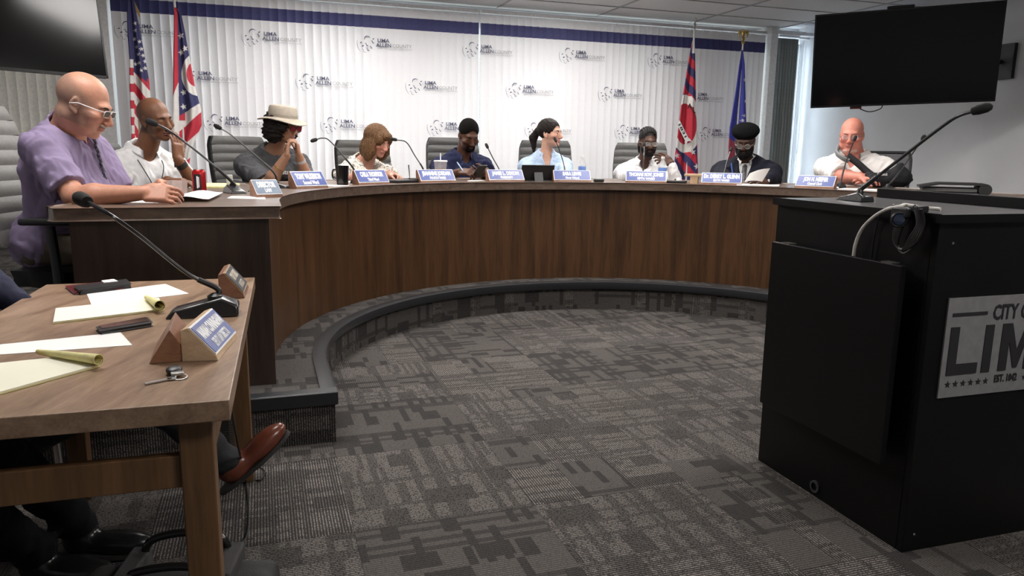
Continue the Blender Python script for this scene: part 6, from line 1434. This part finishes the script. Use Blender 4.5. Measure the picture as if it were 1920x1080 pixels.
fl = flag('red and navy striped county flag reading 1831 hanging left of the blue flag', ((1301, 74), (1301, 300)), 2.60, .40, [(74, 1299, 1302), (95, 1294, 1303), (150, 1284, 1304), (200, 1275, 1305), (240, 1270, 1306), (290, 1264, 1307), (345, 1260, 1308)], allen, 1.4, .022, mk_fin, nv=300, nu=90, pole_m=MATS['white_pole'])
def fp(px, py): return atn(px, py, .40 + .065)
fx = unit(fp(1301, 230) - fp(1270, 230)); rib_ = MB(); a, b = fp(1271, 228), fp(1288, 262); dr = unit(b - a); nr = unit(np.cross(dr, np.cross(fx, U))) ; nr = nr if nr @ fx > 0 else -nr
Rr_ = np.stack([dr, nr, np.cross(dr, nr)], 1); wv = .052; ln_ = np.linalg.norm(b - a)
rib_.box((a + b) / 2, (ln_ / 2, wv / 2, .001), Rr_); rib_.add([b - nr * wv * .7, b + nr * wv * .7, b + dr * .05 + nr * wv * .9, b + dr * .02, b + dr * .05 - nr * wv * .9], [(0, 1, 2, 3), (0, 3, 4)])
rb = rib_.build('printed_banner', M_pl, fl, smooth=False)
tt = MB(); place_text(tt, '1831', (a + b) / 2 - nr * .014, dr, nr, .044, ln_ * .72, off=-.004 if np.cross(dr, nr) @ np.array([*WN, 0]) > 0 else .002, bold=.001)
o = tt.build('lettering', M_ink, rb, smooth=False)
tt = MB()
for ch_, px, py, an in (('A', 1293, 204, .25), ('L', 1301, 211, -.45)):
    place_text(tt, ch_, fp(px, py), fx * math.cos(an) + U * math.sin(-.3) * .6, U, .085, None, off=.0, bold=.002)
tt.build('lettering', M_ink, fl, smooth=False)
BLU = np.array([.055, .065, .42])
def bluef(px, py, u, v):
    if px > 1393 and py < 0: return WH
    if py > 258 + (px - 1364) * .6 and py > 255: return np.array([.42, .06, .10])
    if px < 1390 - (py - 95) * .16 and py < 150: return WH
    for sx, sy in ((1394, 217), (1391, 226), (1397, 190), (1396, 150)):
        if instar(px, py, sx, sy, 4, .2): return WH
    return BLU
def eagle(t, p):
    M_g = mat('gold_finial', (.6, .42, .15), .3, 1)
    MB().lathe([(.014, -.02), (.022, .0), (.012, .02), (.026, .045), (.02, .06)], p, None, 16).build('finial_ball', M_g, t)
    K = Field(p - .1, p + [.1, .1, .2], .004); K.ell(p + (0, 0, .095), (.022, .018, .036), None, .01); K.ell(p + (0, 0, .135), (.012, .014, .014), None, .01); K.cap(p + np.array([0, -.01, .138]), p + np.array([.012, -.02, .132]), .005, .002, .004)
    for s in (1, -1): K.cap(p + np.array([s * .015, 0, .11]), p + np.array([s * .048, .004, .120]), .011, .012, .01); K.cap(p + np.array([s * .048, .004, .120]), p + np.array([s * .050, .004, .06]), .014, .006, .012)
    v, f = K.mesh(); link_mesh('eagle', v, f, M_g, t)
flag('plain blue flag with a gold eagle finial behind the suited man', ((1392, 96), (1392, 300)), 2.485, .40, [(94, 1389, 1393), (120, 1386, 1396), (160, 1380, 1397), (200, 1373, 1398), (240, 1366, 1399), (275, 1364, 1399), (345, 1364, 1400)], bluef, 1.3, .02, eagle, pole_m=MATS['white_pole'])
# ================================================================== BAG AND FLOOR CABLES
M_bgf = mat('black_bag_fabric', (.016, .015, .015), .75, bump=(350, .4)); M_bh = mat('bag_handle_leather', (.012, .011, .011), .22)
bag = thing('laptop_bag', 'black fabric laptop bag with two handles under the near table', 'bag', atz(350, 1100, 0))
K = Field(atz(350, 1110, .14) - [.45, .3, .17], atz(350, 1110, .14) + [.45, .3, .17], .007)
cB = atz(345, 1150, .14); exB = unit(np.array([1., .12, 0])); eyB = np.array([-exB[1], exB[0], 0])
K.box(cB + (0, 0, -.02), (.215, .065, .125), np.stack([exB, eyB, U], 1), .035, .01); K.box(cB - eyB * .06 + (0, 0, -.04), (.17, .03, .09), np.stack([exB, eyB, U], 1), .025, .02); K.noise(.003, .12, 2)
v_, f_ = K.mesh(); v_[:, 2] = np.maximum(v_[:, 2], .001); link_mesh('bag_body', v_, f_, M_bgf, bag)
tz = cB[2] + .10
for off, hh_ in ((.05, .075), (-.045, .045)):
    pth = smooth_path([cB + exB * x + eyB * off + U * (tz - cB[2] + z) for x, z in ((-.10, -.03), (-.095, .02), (-.075, hh_ * .8), (0, hh_), (.075, hh_ * .8), (.095, .02), (.10, -.03))], 8)
    MB().tube(pth, .0095, 10).build('handle', M_bh, bag)
for sx in (-1, 1): MB().box(cB + exB * sx * .105 + U * (tz - cB[2] - .0), (.022, .072, .035), np.stack([exB, eyB, U], 1)).build('handle_strap', mat('grey_webbing', (.045, .042, .042), .8, bump=(500, .5)), bag, bevel=.006)
MB().tube(smooth_path([atz(429, 742, .70), atz(440, 800, .45), atz(452, 860, .2), atz(468, 895, .012), atz(487, 900, .006), atz(497, 884, .008), atz(480, 876, .006), atz(462, 890, .006), atz(466, 950, .005), atz(462, 1005, .005), atz(442, 1026, .005)], 8), .003, 6).build('microphone_cable', M_cab, props=P('thin black cable hanging from the near table to a coil on the carpet', 'cable'))
